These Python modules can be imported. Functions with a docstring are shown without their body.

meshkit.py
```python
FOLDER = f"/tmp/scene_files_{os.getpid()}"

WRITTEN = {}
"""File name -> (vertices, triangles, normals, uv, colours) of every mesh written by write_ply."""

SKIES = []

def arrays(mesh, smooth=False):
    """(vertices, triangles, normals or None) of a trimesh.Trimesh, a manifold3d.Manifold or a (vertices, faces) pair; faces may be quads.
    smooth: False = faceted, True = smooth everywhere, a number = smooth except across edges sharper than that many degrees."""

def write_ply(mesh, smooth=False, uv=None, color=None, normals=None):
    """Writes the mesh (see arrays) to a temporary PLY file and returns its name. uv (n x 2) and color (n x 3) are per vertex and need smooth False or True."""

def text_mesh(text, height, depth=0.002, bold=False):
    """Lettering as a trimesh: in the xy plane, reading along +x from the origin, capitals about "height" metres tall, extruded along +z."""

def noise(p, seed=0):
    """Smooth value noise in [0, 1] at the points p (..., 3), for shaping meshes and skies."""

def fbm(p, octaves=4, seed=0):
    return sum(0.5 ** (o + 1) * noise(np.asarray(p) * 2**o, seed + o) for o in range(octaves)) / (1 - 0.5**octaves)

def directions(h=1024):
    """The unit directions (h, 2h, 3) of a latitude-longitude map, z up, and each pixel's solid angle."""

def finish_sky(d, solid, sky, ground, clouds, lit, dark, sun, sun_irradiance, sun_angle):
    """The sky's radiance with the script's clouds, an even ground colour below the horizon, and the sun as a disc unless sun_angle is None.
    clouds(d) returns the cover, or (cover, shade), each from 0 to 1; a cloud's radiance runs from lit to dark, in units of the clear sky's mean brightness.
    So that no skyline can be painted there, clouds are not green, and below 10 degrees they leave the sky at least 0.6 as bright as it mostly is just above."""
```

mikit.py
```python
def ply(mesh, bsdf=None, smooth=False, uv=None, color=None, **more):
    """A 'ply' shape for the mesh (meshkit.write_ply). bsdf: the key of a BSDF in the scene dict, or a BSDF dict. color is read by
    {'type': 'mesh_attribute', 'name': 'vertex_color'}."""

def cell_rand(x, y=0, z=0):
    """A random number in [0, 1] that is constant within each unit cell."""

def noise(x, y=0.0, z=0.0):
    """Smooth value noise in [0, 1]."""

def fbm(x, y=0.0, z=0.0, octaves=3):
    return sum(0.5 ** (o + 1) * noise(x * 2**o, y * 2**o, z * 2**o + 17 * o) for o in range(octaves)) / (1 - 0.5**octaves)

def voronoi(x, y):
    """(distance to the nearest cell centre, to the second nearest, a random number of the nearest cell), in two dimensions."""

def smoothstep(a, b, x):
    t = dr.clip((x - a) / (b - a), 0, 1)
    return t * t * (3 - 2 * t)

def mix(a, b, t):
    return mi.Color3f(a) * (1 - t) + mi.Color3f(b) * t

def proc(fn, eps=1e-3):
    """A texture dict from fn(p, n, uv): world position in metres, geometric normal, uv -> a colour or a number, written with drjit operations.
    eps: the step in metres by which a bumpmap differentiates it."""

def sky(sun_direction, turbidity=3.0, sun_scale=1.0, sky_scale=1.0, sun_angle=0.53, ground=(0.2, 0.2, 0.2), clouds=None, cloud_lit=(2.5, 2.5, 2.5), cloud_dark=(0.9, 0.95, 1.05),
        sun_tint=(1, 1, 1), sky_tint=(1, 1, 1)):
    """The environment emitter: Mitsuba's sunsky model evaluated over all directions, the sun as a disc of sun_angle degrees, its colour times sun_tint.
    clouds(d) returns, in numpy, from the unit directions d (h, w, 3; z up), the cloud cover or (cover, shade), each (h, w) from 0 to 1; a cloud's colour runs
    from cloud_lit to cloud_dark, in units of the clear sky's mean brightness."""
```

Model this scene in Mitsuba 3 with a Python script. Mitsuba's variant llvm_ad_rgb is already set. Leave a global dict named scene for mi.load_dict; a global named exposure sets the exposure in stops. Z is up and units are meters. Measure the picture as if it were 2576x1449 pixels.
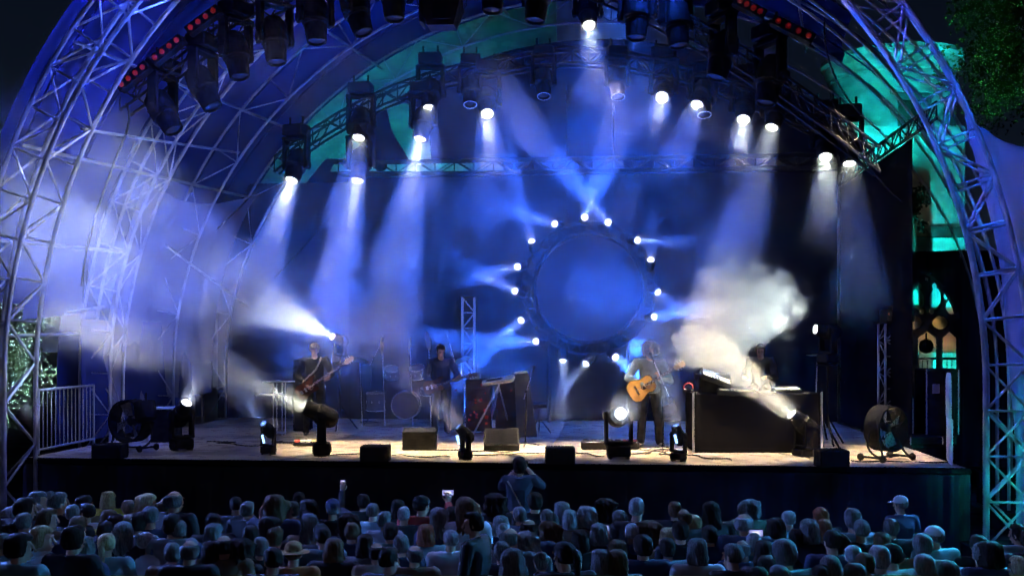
import math, random
import numpy as np, trimesh, mitsuba as mi, mikit, meshkit
import manifold3d as m3
from scipy.ndimage import zoom as nd_zoom
import shapely
from shapely.geometry import Polygon, Point, LineString
from shapely.ops import unary_union
T = mi.ScalarTransform4f
random.seed(7); RNG = np.random.default_rng(7)
scene, labels = {}, {}

# ---------------------------------------------------------------- camera, sky, exposure
F, CX, CY, HY = 2550.0, 1288.0, 724.5, 866.0       # focal length, picture centre and eye line of a 2576 x 1449 picture
CAM = np.array([0, 0, 3.15])
exposure = 12.0
E = 2.0 ** -exposure
scene['camera'] = {'type': 'perspective', 'fov': math.degrees(2 * math.atan(1288 / F)), 'fov_axis': 'x',
                   'to_world': T().look_at(origin=[0, 0, 3.15], target=[0, 10, 3.15], up=[0, 0, 1]),
                   'principal_point_offset_y': -(HY - CY) / 1449, 'near_clip': 0.1, 'far_clip': 600.0}
scene['sky'] = {**mikit.sky([0.3, -0.5, 0.12], turbidity=3, sun_scale=0.0, sky_scale=0.11 * E, sky_tint=(0.45, 0.55, 1.0)), 'sampling_weight': 1.5}
EYE = CAM

# stage frame: u along the front edge, v up-stage
DECK = 1.40
FL = np.array([-7.49, 15.69, 0.0]); U = np.array([0.9956, -0.0936, 0]); V = np.array([0.0936, 0.9956, 0]); Z = np.array([0, 0, 1.0])
def st(u, v, z): return FL + U * u + V * v + Z * z
def ray(px, py): return np.array([(px - CX) / F, 1.0, -(py - HY) / F])
def at(px, py, Y): return EYE + ray(px, py) * Y
def atv(px, py, v):
    r = ray(px, py); return EYE + r * ((v + (FL - EYE) @ V) / (r @ V))
def onz(px, py, z): return EYE + ray(px, py) * ((z - EYE[2]) / ray(px, py)[2])
def floor_at(px, py): return onz(px, py, DECK)
def unit(a): a = np.asarray(a, float); return a / np.linalg.norm(a)

# ---------------------------------------------------------------- materials
P = mikit.proc
def mat(name, col, rough=0.7, metal=0.0, spec=0.4, **more):
    c = col if isinstance(col, dict) else {'type': 'rgb', 'value': list(col)}
    scene[name] = {'type': 'twosided', 'bsdf': {'type': 'principled', 'base_color': c, 'roughness': rough, 'metallic': metal, 'specular': spec, **more}}
    return name
def cloth(name, col):
    c = col if isinstance(col, dict) else {'type': 'rgb', 'value': list(col)}
    scene[name] = {'type': 'twosided', 'bsdf': {'type': 'diffuse', 'reflectance': c}}
    return name
def blotch(a, b, f=2.0, lo=.35, hi=.7, oct=3):
    return P(lambda p, n, uv: mikit.mix(a, b, mikit.smoothstep(lo, hi, mikit.fbm(p.x * f, p.y * f, p.z * f, oct))))
mat('aluminium', blotch((.50, .50, .52), (.36, .36, .38), 5.0), 0.42, 0.75)
mat('black_steel', (.018, .018, .02), 0.5, 0.0, 0.3)
mat('black_plastic', (.014, .014, .016), 0.42, 0.0, 0.3)
mat('black_paint', blotch((.012, .012, .014), (.006, .006, .008), 8.0), 0.6, 0.0, 0.12)
mat('rubber', (.015, .015, .015), 0.85)
mat('chrome', (.7, .7, .72), 0.2, 1.0)
mat('dark_glass', (.02, .02, .03), 0.06, 0.0, 0.8)
mat('white_glass', (.55, .6, .7), 0.15, 0.0, 0.6)
def ply_wood(p, n, uv):
    g = mikit.fbm(p.x * 1.3 + p.y * 0.12, p.y * 14.0, 3.0, 3)
    d = mikit.smoothstep(.45, .8, mikit.fbm(p.x * 1.1, p.y * 1.1, 7.0, 4))
    s = mikit.smoothstep(.60, .66, mikit.fbm(p.x * 5.0, p.y * 5.0, 2.0, 3))
    return mikit.mix(mikit.mix(mikit.mix((.46, .38, .28), (.36, .29, .20), g), (.25, .205, .15), d), (.15, .12, .095), s * .5)
for i, k in enumerate((1.0, .9, .8)):
    mat(f'deck_ply_{i}', P(lambda p, n, uv, k=k: ply_wood(p, n, uv) * k), 0.6)
cloth('skirt_cloth', blotch((.062, .065, .085), (.036, .038, .05), 1.2))
cloth('drape_black', blotch((.014, .014, .018), (.008, .008, .011), 0.7))
cloth('gable_cloth', blotch((.030, .032, .045), (.018, .02, .03), 0.6))
cloth('drape_pale', blotch((.26, .25, .30), (.19, .185, .22), 0.8))
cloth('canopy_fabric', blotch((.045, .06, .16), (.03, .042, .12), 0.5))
cloth('wing_fabric', blotch((.32, .34, .38), (.27, .29, .33), 0.5))
cloth('screen_cloth', blotch((.075, .07, .072), (.05, .047, .05), 0.8))
def stone(p, n, uv):
    a = mikit.fbm(p.x * .9 + 3, p.y * .9, p.z * 1.1, 5); b = mikit.fbm(p.x * 2.6, p.y * 2.6, p.z * 2.6, 4)
    c = mikit.mix((.44, .42, .37), (.27, .26, .23), mikit.smoothstep(.36, .62, a))
    return mikit.mix(c, (.50, .47, .40), mikit.smoothstep(.52, .70, b) * .6)
cloth('old_stone', P(stone))
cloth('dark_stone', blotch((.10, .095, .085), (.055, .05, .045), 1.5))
cloth('carved_stone', blotch((.055, .05, .045), (.03, .028, .025), 2.5))
def boards(p, n, uv):
    k = mikit.cell_rand(mikit.Float(p.x * 4.5) if hasattr(mikit, 'Float') else p.x * 4.5, 0, 0)
    return mikit.mix((.05, .045, .04), (.022, .02, .018), mikit.fbm(p.x * 9, p.y, p.z * .5, 3)) * (0.6 + 0.8 * k)
cloth('board_wood', P(boards))
cloth('brown_panel', blotch((.34, .24, .15), (.24, .17, .10), 1.2))
cloth('ground_asphalt', blotch((.06, .058, .055), (.035, .034, .033), 2.0))
cloth('bark', (.06, .045, .035))
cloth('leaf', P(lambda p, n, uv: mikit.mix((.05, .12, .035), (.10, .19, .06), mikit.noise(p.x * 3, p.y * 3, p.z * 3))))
cloth('leaf_silhouette', (.012, .016, .010))  # leaf colour darkened so the bush stands as a silhouette
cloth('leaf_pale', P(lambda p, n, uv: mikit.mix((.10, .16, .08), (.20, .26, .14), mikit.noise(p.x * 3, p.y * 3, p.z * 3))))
mat('red_glass', (.5, .03, .02), 0.2)
mat('cable_rubber', (.02, .02, .02), 0.6)

# ---------------------------------------------------------------- objects
used = {'camera', 'sky', 'smoke'}
def numbered(name, parent=None):
    base = name if parent is None else f'{parent}__{name}'
    k, i = base, 0
    while k in used:
        i += 1; k = f'{base}_{i:03d}'
    used.add(k); return k
def tag(key, label=None, category=None, group=None, kind=None):
    d = {}
    for a, b in (('label', label), ('category', category), ('group', group), ('kind', kind)):
        if b: d[a] = b
    labels[key] = d; return key
def thing(name, label, category, group=None):
    return tag(numbered(name), label, category, group)
def put(name, mesh, material, parent=None, smooth=False, to=None, **more):
    k = numbered(name, parent)
    d = mesh if isinstance(mesh, dict) else mikit.ply(mesh, material, smooth=smooth)
    d = {**d, **more}
    if isinstance(mesh, dict) and material: d['bsdf'] = {'type': 'ref', 'id': material}
    if to is not None: d['to_world'] = to
    scene[k] = d; return k
def M4(a): return T(np.asarray(a, float).tolist())
UNIT = mikit.ply(trimesh.creation.cylinder(radius=1, height=1, sections=8), 'aluminium', smooth=50)
UBOX = mikit.ply(trimesh.creation.box((1, 1, 1)), 'black_paint')
def frame(d, up=(0, 0, 1)):
    d = unit(d); a = np.cross(up, d)
    if np.linalg.norm(a) < 1e-3: a = np.cross([0, 1, 0], d)
    a = unit(a); return a, np.cross(d, a), d
def seg_matrix(p, q, r):
    a, b, d = frame(np.subtract(q, p)); L = np.linalg.norm(np.subtract(q, p)); m = np.eye(4)
    m[:3, 0], m[:3, 1], m[:3, 2], m[:3, 3] = a * r, b * r, d * L, (np.asarray(p) + q) / 2
    return m
def rod(name, p, q, r, material, parent): return put(name, UNIT, material, parent, to=M4(seg_matrix(p, q, r)))
def rbox(sx, sy, sz, r=0.02):
    r = min(r, .45 * min(sx, sy, sz))
    return trimesh.creation.box((sx, sy, sz)) if r <= 0 else chamfer(sx, sy, sz, r)
def chamfer(sx, sy, sz, r):
    x, y, z = sx / 2, sy / 2, sz / 2; pts = []
    for a in (-1, 1):
        for b in (-1, 1):
            for c in (-1, 1):
                pts += [(a * (x - r), b * (y - r), c * z), (a * (x - r), b * y, c * (z - r)), (a * x, b * (y - r), c * (z - r))]
    return tm(m3.Manifold.hull_points(np.array(pts)))
def tm(man):
    m = man.to_mesh(); return trimesh.Trimesh(np.array(m.vert_properties[:, :3], float), np.array(m.tri_verts), process=False)
def move(mesh, origin, x=None, z=None, y=None):
    """The mesh with its axes on x, y, z and its origin at the given point."""
    mesh = mesh.copy(); m = np.eye(4)
    if x is not None and z is not None:
        z = unit(z); x = unit(np.asarray(x) - z * (np.asarray(x) @ z)); m[:3, 0], m[:3, 1], m[:3, 2] = x, np.cross(z, x), z
    m[:3, 3] = origin; mesh.apply_transform(m); return mesh
def tube(pts, r, sides=7):
    p = np.asarray(pts, float); t = np.gradient(p, axis=0); t /= np.linalg.norm(t, axis=1, keepdims=True) + 1e-12
    ref = np.array([0.31, .22, .92]); a = np.cross(t, ref); a /= np.linalg.norm(a, axis=1, keepdims=True) + 1e-12
    b = np.cross(t, a); ang = np.arange(sides) * 2 * np.pi / sides; n = len(p)
    v = p[:, None] + np.broadcast_to(r, (n,))[:, None, None] * (np.cos(ang)[None, :, None] * a[:, None] + np.sin(ang)[None, :, None] * b[:, None])
    i, j = np.meshgrid(np.arange(n - 1), np.arange(sides), indexing='ij')
    q = np.stack([i * sides + j, i * sides + (j + 1) % sides, (i + 1) * sides + (j + 1) % sides, (i + 1) * sides + j], -1).reshape(-1, 4)
    f = np.vstack([q[:, [0, 1, 2]], q[:, [0, 2, 3]]])
    c = [[n * sides, (k + 1) % sides, k] for k in range(sides)] + [[n * sides + 1, (n - 1) * sides + k, (n - 1) * sides + (k + 1) % sides] for k in range(sides)]
    return trimesh.Trimesh(np.vstack([v.reshape(-1, 3), p[:1], p[-1:]]), np.vstack([f, c]), process=False)
def lathe(profile, sections=24):
    return trimesh.creation.revolve(np.array(profile, float), sections=sections)
def curve(pts, n=24):
    """A smooth curve through the points."""
    p = np.asarray(pts, float)
    from scipy.interpolate import CubicSpline
    s = np.r_[0, np.cumsum(np.linalg.norm(np.diff(p, axis=0), axis=1))]
    return CubicSpline(s, p)(np.linspace(0, s[-1], n))
def cat_mesh(*m): return trimesh.util.concatenate(list(m))

# ---------------------------------------------------------------- lamps: real spots, each in its fixture; their cones are kept for the smoke
CONES = []
def spot(key, origin, direction, half, power, col, weight=1.0, inner=0.5, smoke=0.0, reach=6.0, start=0.0):
    d = unit(direction); o = np.asarray(origin, float)
    scene[key] = {'type': 'spot', 'to_world': T().look_at(origin=o.tolist(), target=(o + d).tolist(), up=[0, 0, 1] if abs(d[2]) < .97 else [0, 1, 0]),
                  'cutoff_angle': float(half), 'beam_width': float(half * inner), 'intensity': {'type': 'rgb', 'value': [float(c * power * E) for c in col]}, 'sampling_weight': float(weight)}
    if smoke > 0: CONES.append((o, d, half, smoke, reach, start))
def glow(col, power): return {'type': 'area', 'radiance': {'type': 'rgb', 'value': [float(c * power * E) for c in col]}, 'sampling_weight': 0.02}
scene['lens_glass'] = {'type': 'thindielectric'}

# ---------------------------------------------------------------- ground
def sheet(x0, x1, y0, y1, z, nx, ny, amp, seed):
    X, Y = np.meshgrid(np.linspace(x0, x1, nx), np.linspace(y0, y1, ny), indexing='ij')
    zz = z + amp * (meshkit.fbm(np.stack([X * .5, Y * .5, X * 0], -1), 3, seed) - .5)
    v = np.stack([X, Y, zz], -1).reshape(-1, 3); i, j = np.meshgrid(np.arange(nx - 1), np.arange(ny - 1), indexing='ij')
    q = np.stack([i * ny + j, (i + 1) * ny + j, (i + 1) * ny + j + 1, i * ny + j + 1], -1).reshape(-1, 4)
    return trimesh.Trimesh(v, np.vstack([q[:, [0, 1, 2]], q[:, [0, 2, 3]]]), process=False)
put('ground', sheet(-250, 250, -60, 400, -0.03, 60, 60, 0.0, 1), 'ground_asphalt'); tag('ground', kind='structure')

# ---------------------------------------------------------------- stage: deck boards, skirt, edge
SW, SD = 14.0, 9.2
stage = thing('stage', 'long raised concert stage with plywood deck and black cloth skirt', 'stage')
boards_ply = mikit.ply(chamfer(1.992, .992, .05, .004), 'deck_ply_0')
for i in range(7):
    for j in range(9):
        m = np.eye(4); m[:3, 0], m[:3, 1], m[:3, 2] = U, V, Z; m[:3, 3] = st(1 + 2 * i, .5 + j, DECK - .025 - .0015 * ((i * 7 + j * 3) % 3))
        put('deck_board', boards_ply, f'deck_ply_{(i * 5 + j * 3) % 3}', stage, to=M4(m))
uu = np.linspace(-.04, SW + .04, 420); zz = np.array([0.0, .5, 1.0, DECK - .10])
amp = .034 * np.sin(uu * 11 + 2 * np.sin(uu * 2.1)) + .012 * np.sin(uu * 41 + 1)
g = np.array([[st(a, -.05 + b * (1.15 - .5 * z / DECK), z) for z in zz] for a, b in zip(uu, amp)])
n = len(zz); i, j = np.meshgrid(np.arange(len(uu) - 1), np.arange(n - 1), indexing='ij')
qf = np.stack([i * n + j, (i + 1) * n + j, (i + 1) * n + j + 1, i * n + j + 1], -1).reshape(-1, 4)
put('skirt', trimesh.Trimesh(g.reshape(-1, 3), np.vstack([qf[:, [0, 1, 2]], qf[:, [0, 2, 3]]]), process=False), 'skirt_cloth', stage, smooth=True)
put('edge_trim', move(chamfer(SW + .1, .05, .085, .006), st(SW / 2, -.028, DECK - .045), x=U, z=Z), 'black_paint', stage)
put('side_skirt', move(chamfer(.02, SD, DECK - .06, .004), st(-.03, SD / 2, (DECK - .06) / 2), x=U, z=Z), 'skirt_cloth', stage)
put('side_skirt', move(chamfer(.02, SD, DECK - .06, .004), st(SW + .03, SD / 2, (DECK - .06) / 2), x=U, z=Z), 'skirt_cloth', stage)

# ---------------------------------------------------------------- arched roof: box-truss arches with a membrane over them
HB, Z0 = 8.0, 2.5
def right_edge(v): return float(np.interp(v, (-.7, 0, 2.7, 5.4, 8.3, 9), (14.04, 14.15, 15.6, 16.4, 17.2, 17.4)))
def arch_points(inset, n, zbase, v=-.55):
    """(u, z) at even steps along the inner line of an arch and the outward normals there; the roof widens to the right towards its rear."""
    UC, HA = (right_edge(v) - .05) / 2, (right_edge(v) + .05) / 2; a, b = HA - inset, HB - inset
    th = np.linspace(math.pi, 0, 1200); e = np.c_[UC + a * np.cos(th), Z0 + b * np.sin(th)]
    p = np.vstack([np.c_[np.full(60, UC - a), np.linspace(zbase, Z0, 60)][:-1], e, np.c_[np.full(60, UC + a), np.linspace(Z0, zbase, 60)][1:]])
    s = np.r_[0, np.cumsum(np.linalg.norm(np.diff(p, axis=0), axis=1))]; t = np.linspace(0, s[-1], n)
    q = np.c_[np.interp(t, s, p[:, 0]), np.interp(t, s, p[:, 1])]; d = np.gradient(q, axis=0); d /= np.linalg.norm(d, axis=1, keepdims=True)
    return q, np.c_[-d[:, 1], d[:, 0]]
def box_truss(parent, A, out, dep, rc, rb, material, plan='full', xz=None, sparse=None):
    """Four chords and their braces. A: the nodes of one chord; out, dep: the offsets to the others."""
    out = np.broadcast_to(out, A.shape); dep = np.broadcast_to(dep, A.shape)
    C = [A, A + out, A + dep, A + out + dep]
    for c in (C[:2] if plan == 'light' else C): put('chord', tube(curve(c, len(c) * 2) if len(c) > 3 else c, rc), material, parent, smooth=50)
    for i in range(len(A) - 1):
        k = i % 2; x = xz is not None and A[i][2] < xz
        if sparse is not None and A[i][0] > sparse: continue
        def brace(a, b): rod('brace', a, b, rb, material, parent)
        brace(C[k][i], C[1 - k][i + 1])
        if plan == 'light': 
            if i % 2 == 0: brace(C[0][i], C[1][i])
            continue
        brace(C[0][i], C[1][i]); brace(C[2 + k][i], C[3 - k][i + 1])
        if x: brace(C[1 - k][i], C[k][i + 1])
        elif plan == 'full': brace(C[2][i], C[3][i])
        brace(C[0][i], C[2][i + 1]) if k else brace(C[2][i], C[0][i + 1])
        if plan == 'full' : brace(C[1][i], C[3][i + 1])
ARCH = [('tall aluminium box truss arch framing the front of the whole stage', -.55, 46, 'full', .038, .019),
        ('second aluminium truss arch behind the front one, over the left of the deck', 2.7, 40, 'mid', .03, .014),
        ('third aluminium truss arch from the front, faint behind smoke at stage left', 5.4, 36, 'light', .028, .013),
        ('rearmost aluminium truss arch at the back of the roof', 8.3, 36, 'light', .028, .013)]
for text, v, n, plan, rc, rb in ARCH:
    t = thing('truss_arch', text, 'truss arch', 'arches carrying the stage roof')
    q, nn = arch_points(0, n, .38, v)
    A = np.array([st(a[0], v, a[1]) for a in q]); O = np.array([(U * b[0] + Z * b[1]) * .58 for b in nn])
    box_truss(t, A, O, V * .5 + (U * .2 if v < 0 else 0), rc, rb, 'aluminium', plan, xz=3.1 if v < 0 else None, sparse=3.0 if v > 0 else None)
    for k in (0, -1):
        put('base_plate', move(chamfer(.9, .8, .36, .02), (A[k] + A[k] + O[k] + V * .5) / 2 * [1, 1, 0] + Z * .19, x=U, z=Z), 'black_steel', t)
roof = thing('roof_membrane', 'arched fabric stage roof lit deep blue from inside', 'stage roof')
vs = np.linspace(-.62, 8.75, 33); QN = [arch_points(0, 120, .4, v) for v in vs]
def skin(keep):
    g = np.array([[st(*(a := q[i] + nn[i] * (.70 + .10 * math.cos((v + .3) * 2 * math.pi / 2.8)))[:1], v, a[1]) for v, (q, nn) in zip(vs, QN)] for i in range(120)]); nv = len(vs); fs = []
    for i in range(119):
        for j in range(nv - 1):
            if keep(i, (QN[j][0][i][1] + QN[j][0][i + 1][1]) / 2, (vs[j] + vs[j + 1]) / 2): a = i * nv + j; fs += [(a, a + nv, a + nv + 1), (a, a + nv + 1, a + 1)]
    m = trimesh.Trimesh(g.reshape(-1, 3), fs, process=False); m.remove_unreferenced_vertices(); return m
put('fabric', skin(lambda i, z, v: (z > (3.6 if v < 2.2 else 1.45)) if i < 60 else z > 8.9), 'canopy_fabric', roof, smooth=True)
for j in range(2, 33, 5):
    q, nn = QN[j]; s_ = [st(a[0], vs[j], a[1]) for a in (q + nn * (.685 + .10 * math.cos((vs[j] + .3) * 2 * math.pi / 2.8)))[(24 if vs[j] < 2.2 else 14):86]]; put('seam', tube(np.array(s_), .016, 5), 'canopy_fabric', roof, smooth=True)
for k in (12, 18, 24, 31, 40, 52, 60, 68, 78):
    rod('purlin', *[st(a[0], v_, a[1]) for v_, a in ((-.4, QN[1][0][k] + QN[1][1][k] * .54), (8.7, QN[-1][0][k] + QN[-1][1][k] * .54))], .03, 'aluminium', roof)
# the front bracing tubes between the arches at stage left
for pa, pb in (((205, 326, -.1), (600, 385, 6.0)), ((420, 620, 2.8), (620, 770, 6.2)), ((160, 790, 0.2), (260, 772, 2.8))):
    rod('stay', atv(*pa), atv(*pb), .025, 'aluminium', roof)

# ---------------------------------------------------------------- cloths at the back and side
def flat(poly, v, thick, holes=()):
    """An upright sheet in the plane v of the stage, its outline given in picture coordinates there."""
    c = lambda s: [((atv(x, y, v) - FL) @ U, atv(x, y, v)[2]) for x, y in s]
    pg = poly if isinstance(poly, Polygon) else Polygon(c(poly))
    for h in holes: pg = pg.difference(Polygon(c(h)).buffer(0))
    ms = [trimesh.creation.extrude_polygon(x, thick, engine='earcut') for x in getattr(pg, 'geoms', [pg])]
    m = trimesh.util.concatenate(ms); w = np.array(m.vertices); m.vertices = FL + w[:, :1] * U + w[:, 1:2] * Z + (v + w[:, 2:]) * V; return m
def hung_cloth(us, z0, z1, v, fold, amp, top=None, nz=10, along=None):
    """A hanging cloth with folds: across us, from height z0 up to z1 (or top(u))."""
    g = []
    for a in us:
        ph = a * fold; d = amp * (math.sin(ph + 1.3 * math.sin(a * 1.7)) + .5 * math.sin(ph * 2.3 + 1))
        g.append([st(a, v + d * (1 - .35 * k / (nz - 1)), z0 + ((top(a) if top else z1) - z0) * k / (nz - 1)) if along is None else along(a, d, z0 + (z1 - z0) * k / (nz - 1)) for k in range(nz)])
    g = np.array(g); i, j = np.meshgrid(np.arange(len(us) - 1), np.arange(nz - 1), indexing='ij')
    f = np.stack([i * nz + j, (i + 1) * nz + j, (i + 1) * nz + j + 1, i * nz + j + 1], -1).reshape(-1, 4)
    return trimesh.Trimesh(g.reshape(-1, 3), np.vstack([f[:, [0, 1, 2]], f[:, [0, 2, 3]]]), process=False)
qi, ni = arch_points(.32, 60, 1.4, 8.3)
gable = Polygon([tuple(a) for a in qi if a[1] > 5.6]).intersection(shapely.box(-5, 0, 14.1, 20))
t = put('gable_curtain', flat(gable, 8.55, .02, [[(700, 335), (770, 240), (858, 140), (890, 150), (850, 230), (930, 330), (880, 400), (820, 400), (760, 330)], [(960, 225), (1010, 255), (1075, 280), (1085, 400), (1030, 405), (985, 330)], [(840, 414), (1262, 404), (1268, 431), (830, 432)]]), 'gable_cloth')
tag(t, 'dark fabric closing the rear arch of the roof above the backdrop', 'curtain')
t = put('backdrop', hung_cloth(np.linspace(2.9, 14.05, 330), 1.41, 7.03, 8.35, 3.0, .006), 'drape_black', smooth=True)
tag(t, 'black pleated backdrop cloth hanging behind the circular screen', 'curtain')
t = put('side_drape', hung_cloth(np.linspace(2.9, 8.3, 170), 1.41, 6.65, 0, 4.0, .008, along=lambda a, d, z: st(14.1 + d, a, z)), 'drape_black', smooth=True)
tag(t, 'black side drape with a sharp upright edge at stage right', 'curtain')
def left_inset(z): return HA_ - HA_ * math.sqrt(max(0, 1 - (max(z - Z0, 0) / HB) ** 2))
HA_ = 7.5
def wall_cloth():
    vv, nz = np.linspace(3.1, 8.4, 70), 22; g = []
    for a in vv:
        k = (a - 3.1) / 5.3; top = 6.15 + .55 * k - .32 * math.sin(math.pi * k); 
        for j in range(nz):
            z = 2.0 + (top - 2.0) * j / (nz - 1); g.append(st(left_inset(z) - .42 + .03 * math.sin(a * 5 + z) + .10 * math.sin(math.pi * j / (nz - 1)) * math.sin(a * 2.2), a, z))
    g = np.array(g); i, j = np.meshgrid(np.arange(69), np.arange(nz - 1), indexing='ij'); f = np.stack([i * nz + j, (i + 1) * nz + j, (i + 1) * nz + j + 1, i * nz + j + 1], -1).reshape(-1, 4)
    return trimesh.Trimesh(g, np.vstack([f[:, [0, 1, 2]], f[:, [0, 2, 3]]]), process=False)
t = put('pale_drape', wall_cloth(), 'drape_pale', smooth=True)
tag(t, 'pale lavender cloth with a sagging top edge inside the left wall of the roof', 'curtain')
t = put('rear_curtain', hung_cloth(np.linspace(-.3, 2.88, 80), 1.41, 6.95, 8.45, 3.0, .01), 'gable_cloth', smooth=True)
tag(t, 'dark curtain at the rear left, left of the black backdrop', 'curtain')
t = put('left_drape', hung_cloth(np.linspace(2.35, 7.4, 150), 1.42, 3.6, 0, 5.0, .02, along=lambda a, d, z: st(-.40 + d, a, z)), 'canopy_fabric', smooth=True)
tag(t, 'low dark blue side cloth along the left edge of the deck behind the fan', 'curtain')

# ---------------------------------------------------------------- circular screen in its ring truss
ring = thing('ring_truss', 'round hoop truss with cables around the projection screen', 'ring truss')
RC = atv(1481, 726, 7.75); s_r = F / RC[1]
def circ(r, k, v=0.0, n=64):
    return np.array([RC + U * (r * math.cos(a)) + Z * (r * math.sin(a)) + V * v for a in np.linspace(0, 2 * math.pi, n + 1)])
R0 = 137 / s_r
scr = put('round_screen', move(lathe([(0, -.02), (R0 - .03, -.02), (R0 - .03, .02), (0, .02)], 64), RC, x=U, z=-V), 'screen_cloth')
tag(scr, 'large round projection screen hanging at the middle of the backdrop', 'screen')
for r, v, rr in ((R0, -.02, .045), (R0 + .06, .14, .03), (R0 + .27, -.12, .025), (R0 + .25, .16, .025)):
    put('hoop', tube(circ(r, 0, v), rr, 8), 'black_steel', ring, smooth=50)
for k in range(32):
    a, b = k * 2 * math.pi / 32, (k + .5) * 2 * math.pi / 32
    f = lambda r, a, v: RC + U * (r * math.cos(a)) + Z * (r * math.sin(a)) + V * v
    rod('brace', f(R0 + .02, a, -.02), f(R0 + .27, b, -.12), .012, 'black_steel', ring)
    rod('brace', f(R0 + .27, b, -.12), f(R0 + .02, a + 2 * math.pi / 32, -.02), .012, 'black_steel', ring)
for a in (-2.2, -.95): 
    p = RC + U * (1.5 * math.cos(a)) + Z * (1.45 * math.sin(a)); rod('foot', p, [p[0], p[1] + .05, DECK], .035, 'black_steel', ring)
for a in (1.2, 1.9):
    p = RC + U * (1.5 * math.cos(a)) + Z * (1.45 * math.sin(a)); rod('wire', p, p + Z * 3.2, .008, 'black_steel', ring)

# ---------------------------------------------------------------- ruin behind the stage
def wall_box(px0, px1, py0, Y, thick, z0=0.0):
    a, b = at(px0, py0, Y), at(px1, py0, Y); return trimesh.creation.box(bounds=[[a[0], Y, z0], [b[0], Y + thick, a[2]]])
ruin = thing('ruin_wall', 'tall floodlit stone wall seen through the open rear of the roof', 'stone wall')
put('masonry', wall_box(430, 1400, -30, 31, 1.0), 'old_stone', ruin)
put('coping', trimesh.creation.box(bounds=[[at(430, 0, 31)[0] - .1, 30.8, at(0, -30, 31)[2]], [at(1400, 0, 31)[0] + .1, 32.2, at(0, -52, 31)[2]]]), 'old_stone', ruin)
tower = thing('church_tower', 'round stone church tower with a moulded cornice, floodlit turquoise', 'church tower')
TY = 36.0; ts = F / (TY - 2.1); tc = at(2243, 0, TY); tz = lambda py: 3.15 - (py - 866) / ts
prof = [(0, 0), (2.1, 0), (2.1, tz(172)), (2.16, tz(168)), (2.16, tz(160)), (2.22, tz(155)), (2.30, tz(140)), (2.30, tz(132)), (2.42, tz(124)), (2.42, tz(112)), (2.2, tz(106)), (0, tz(90))]
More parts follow.
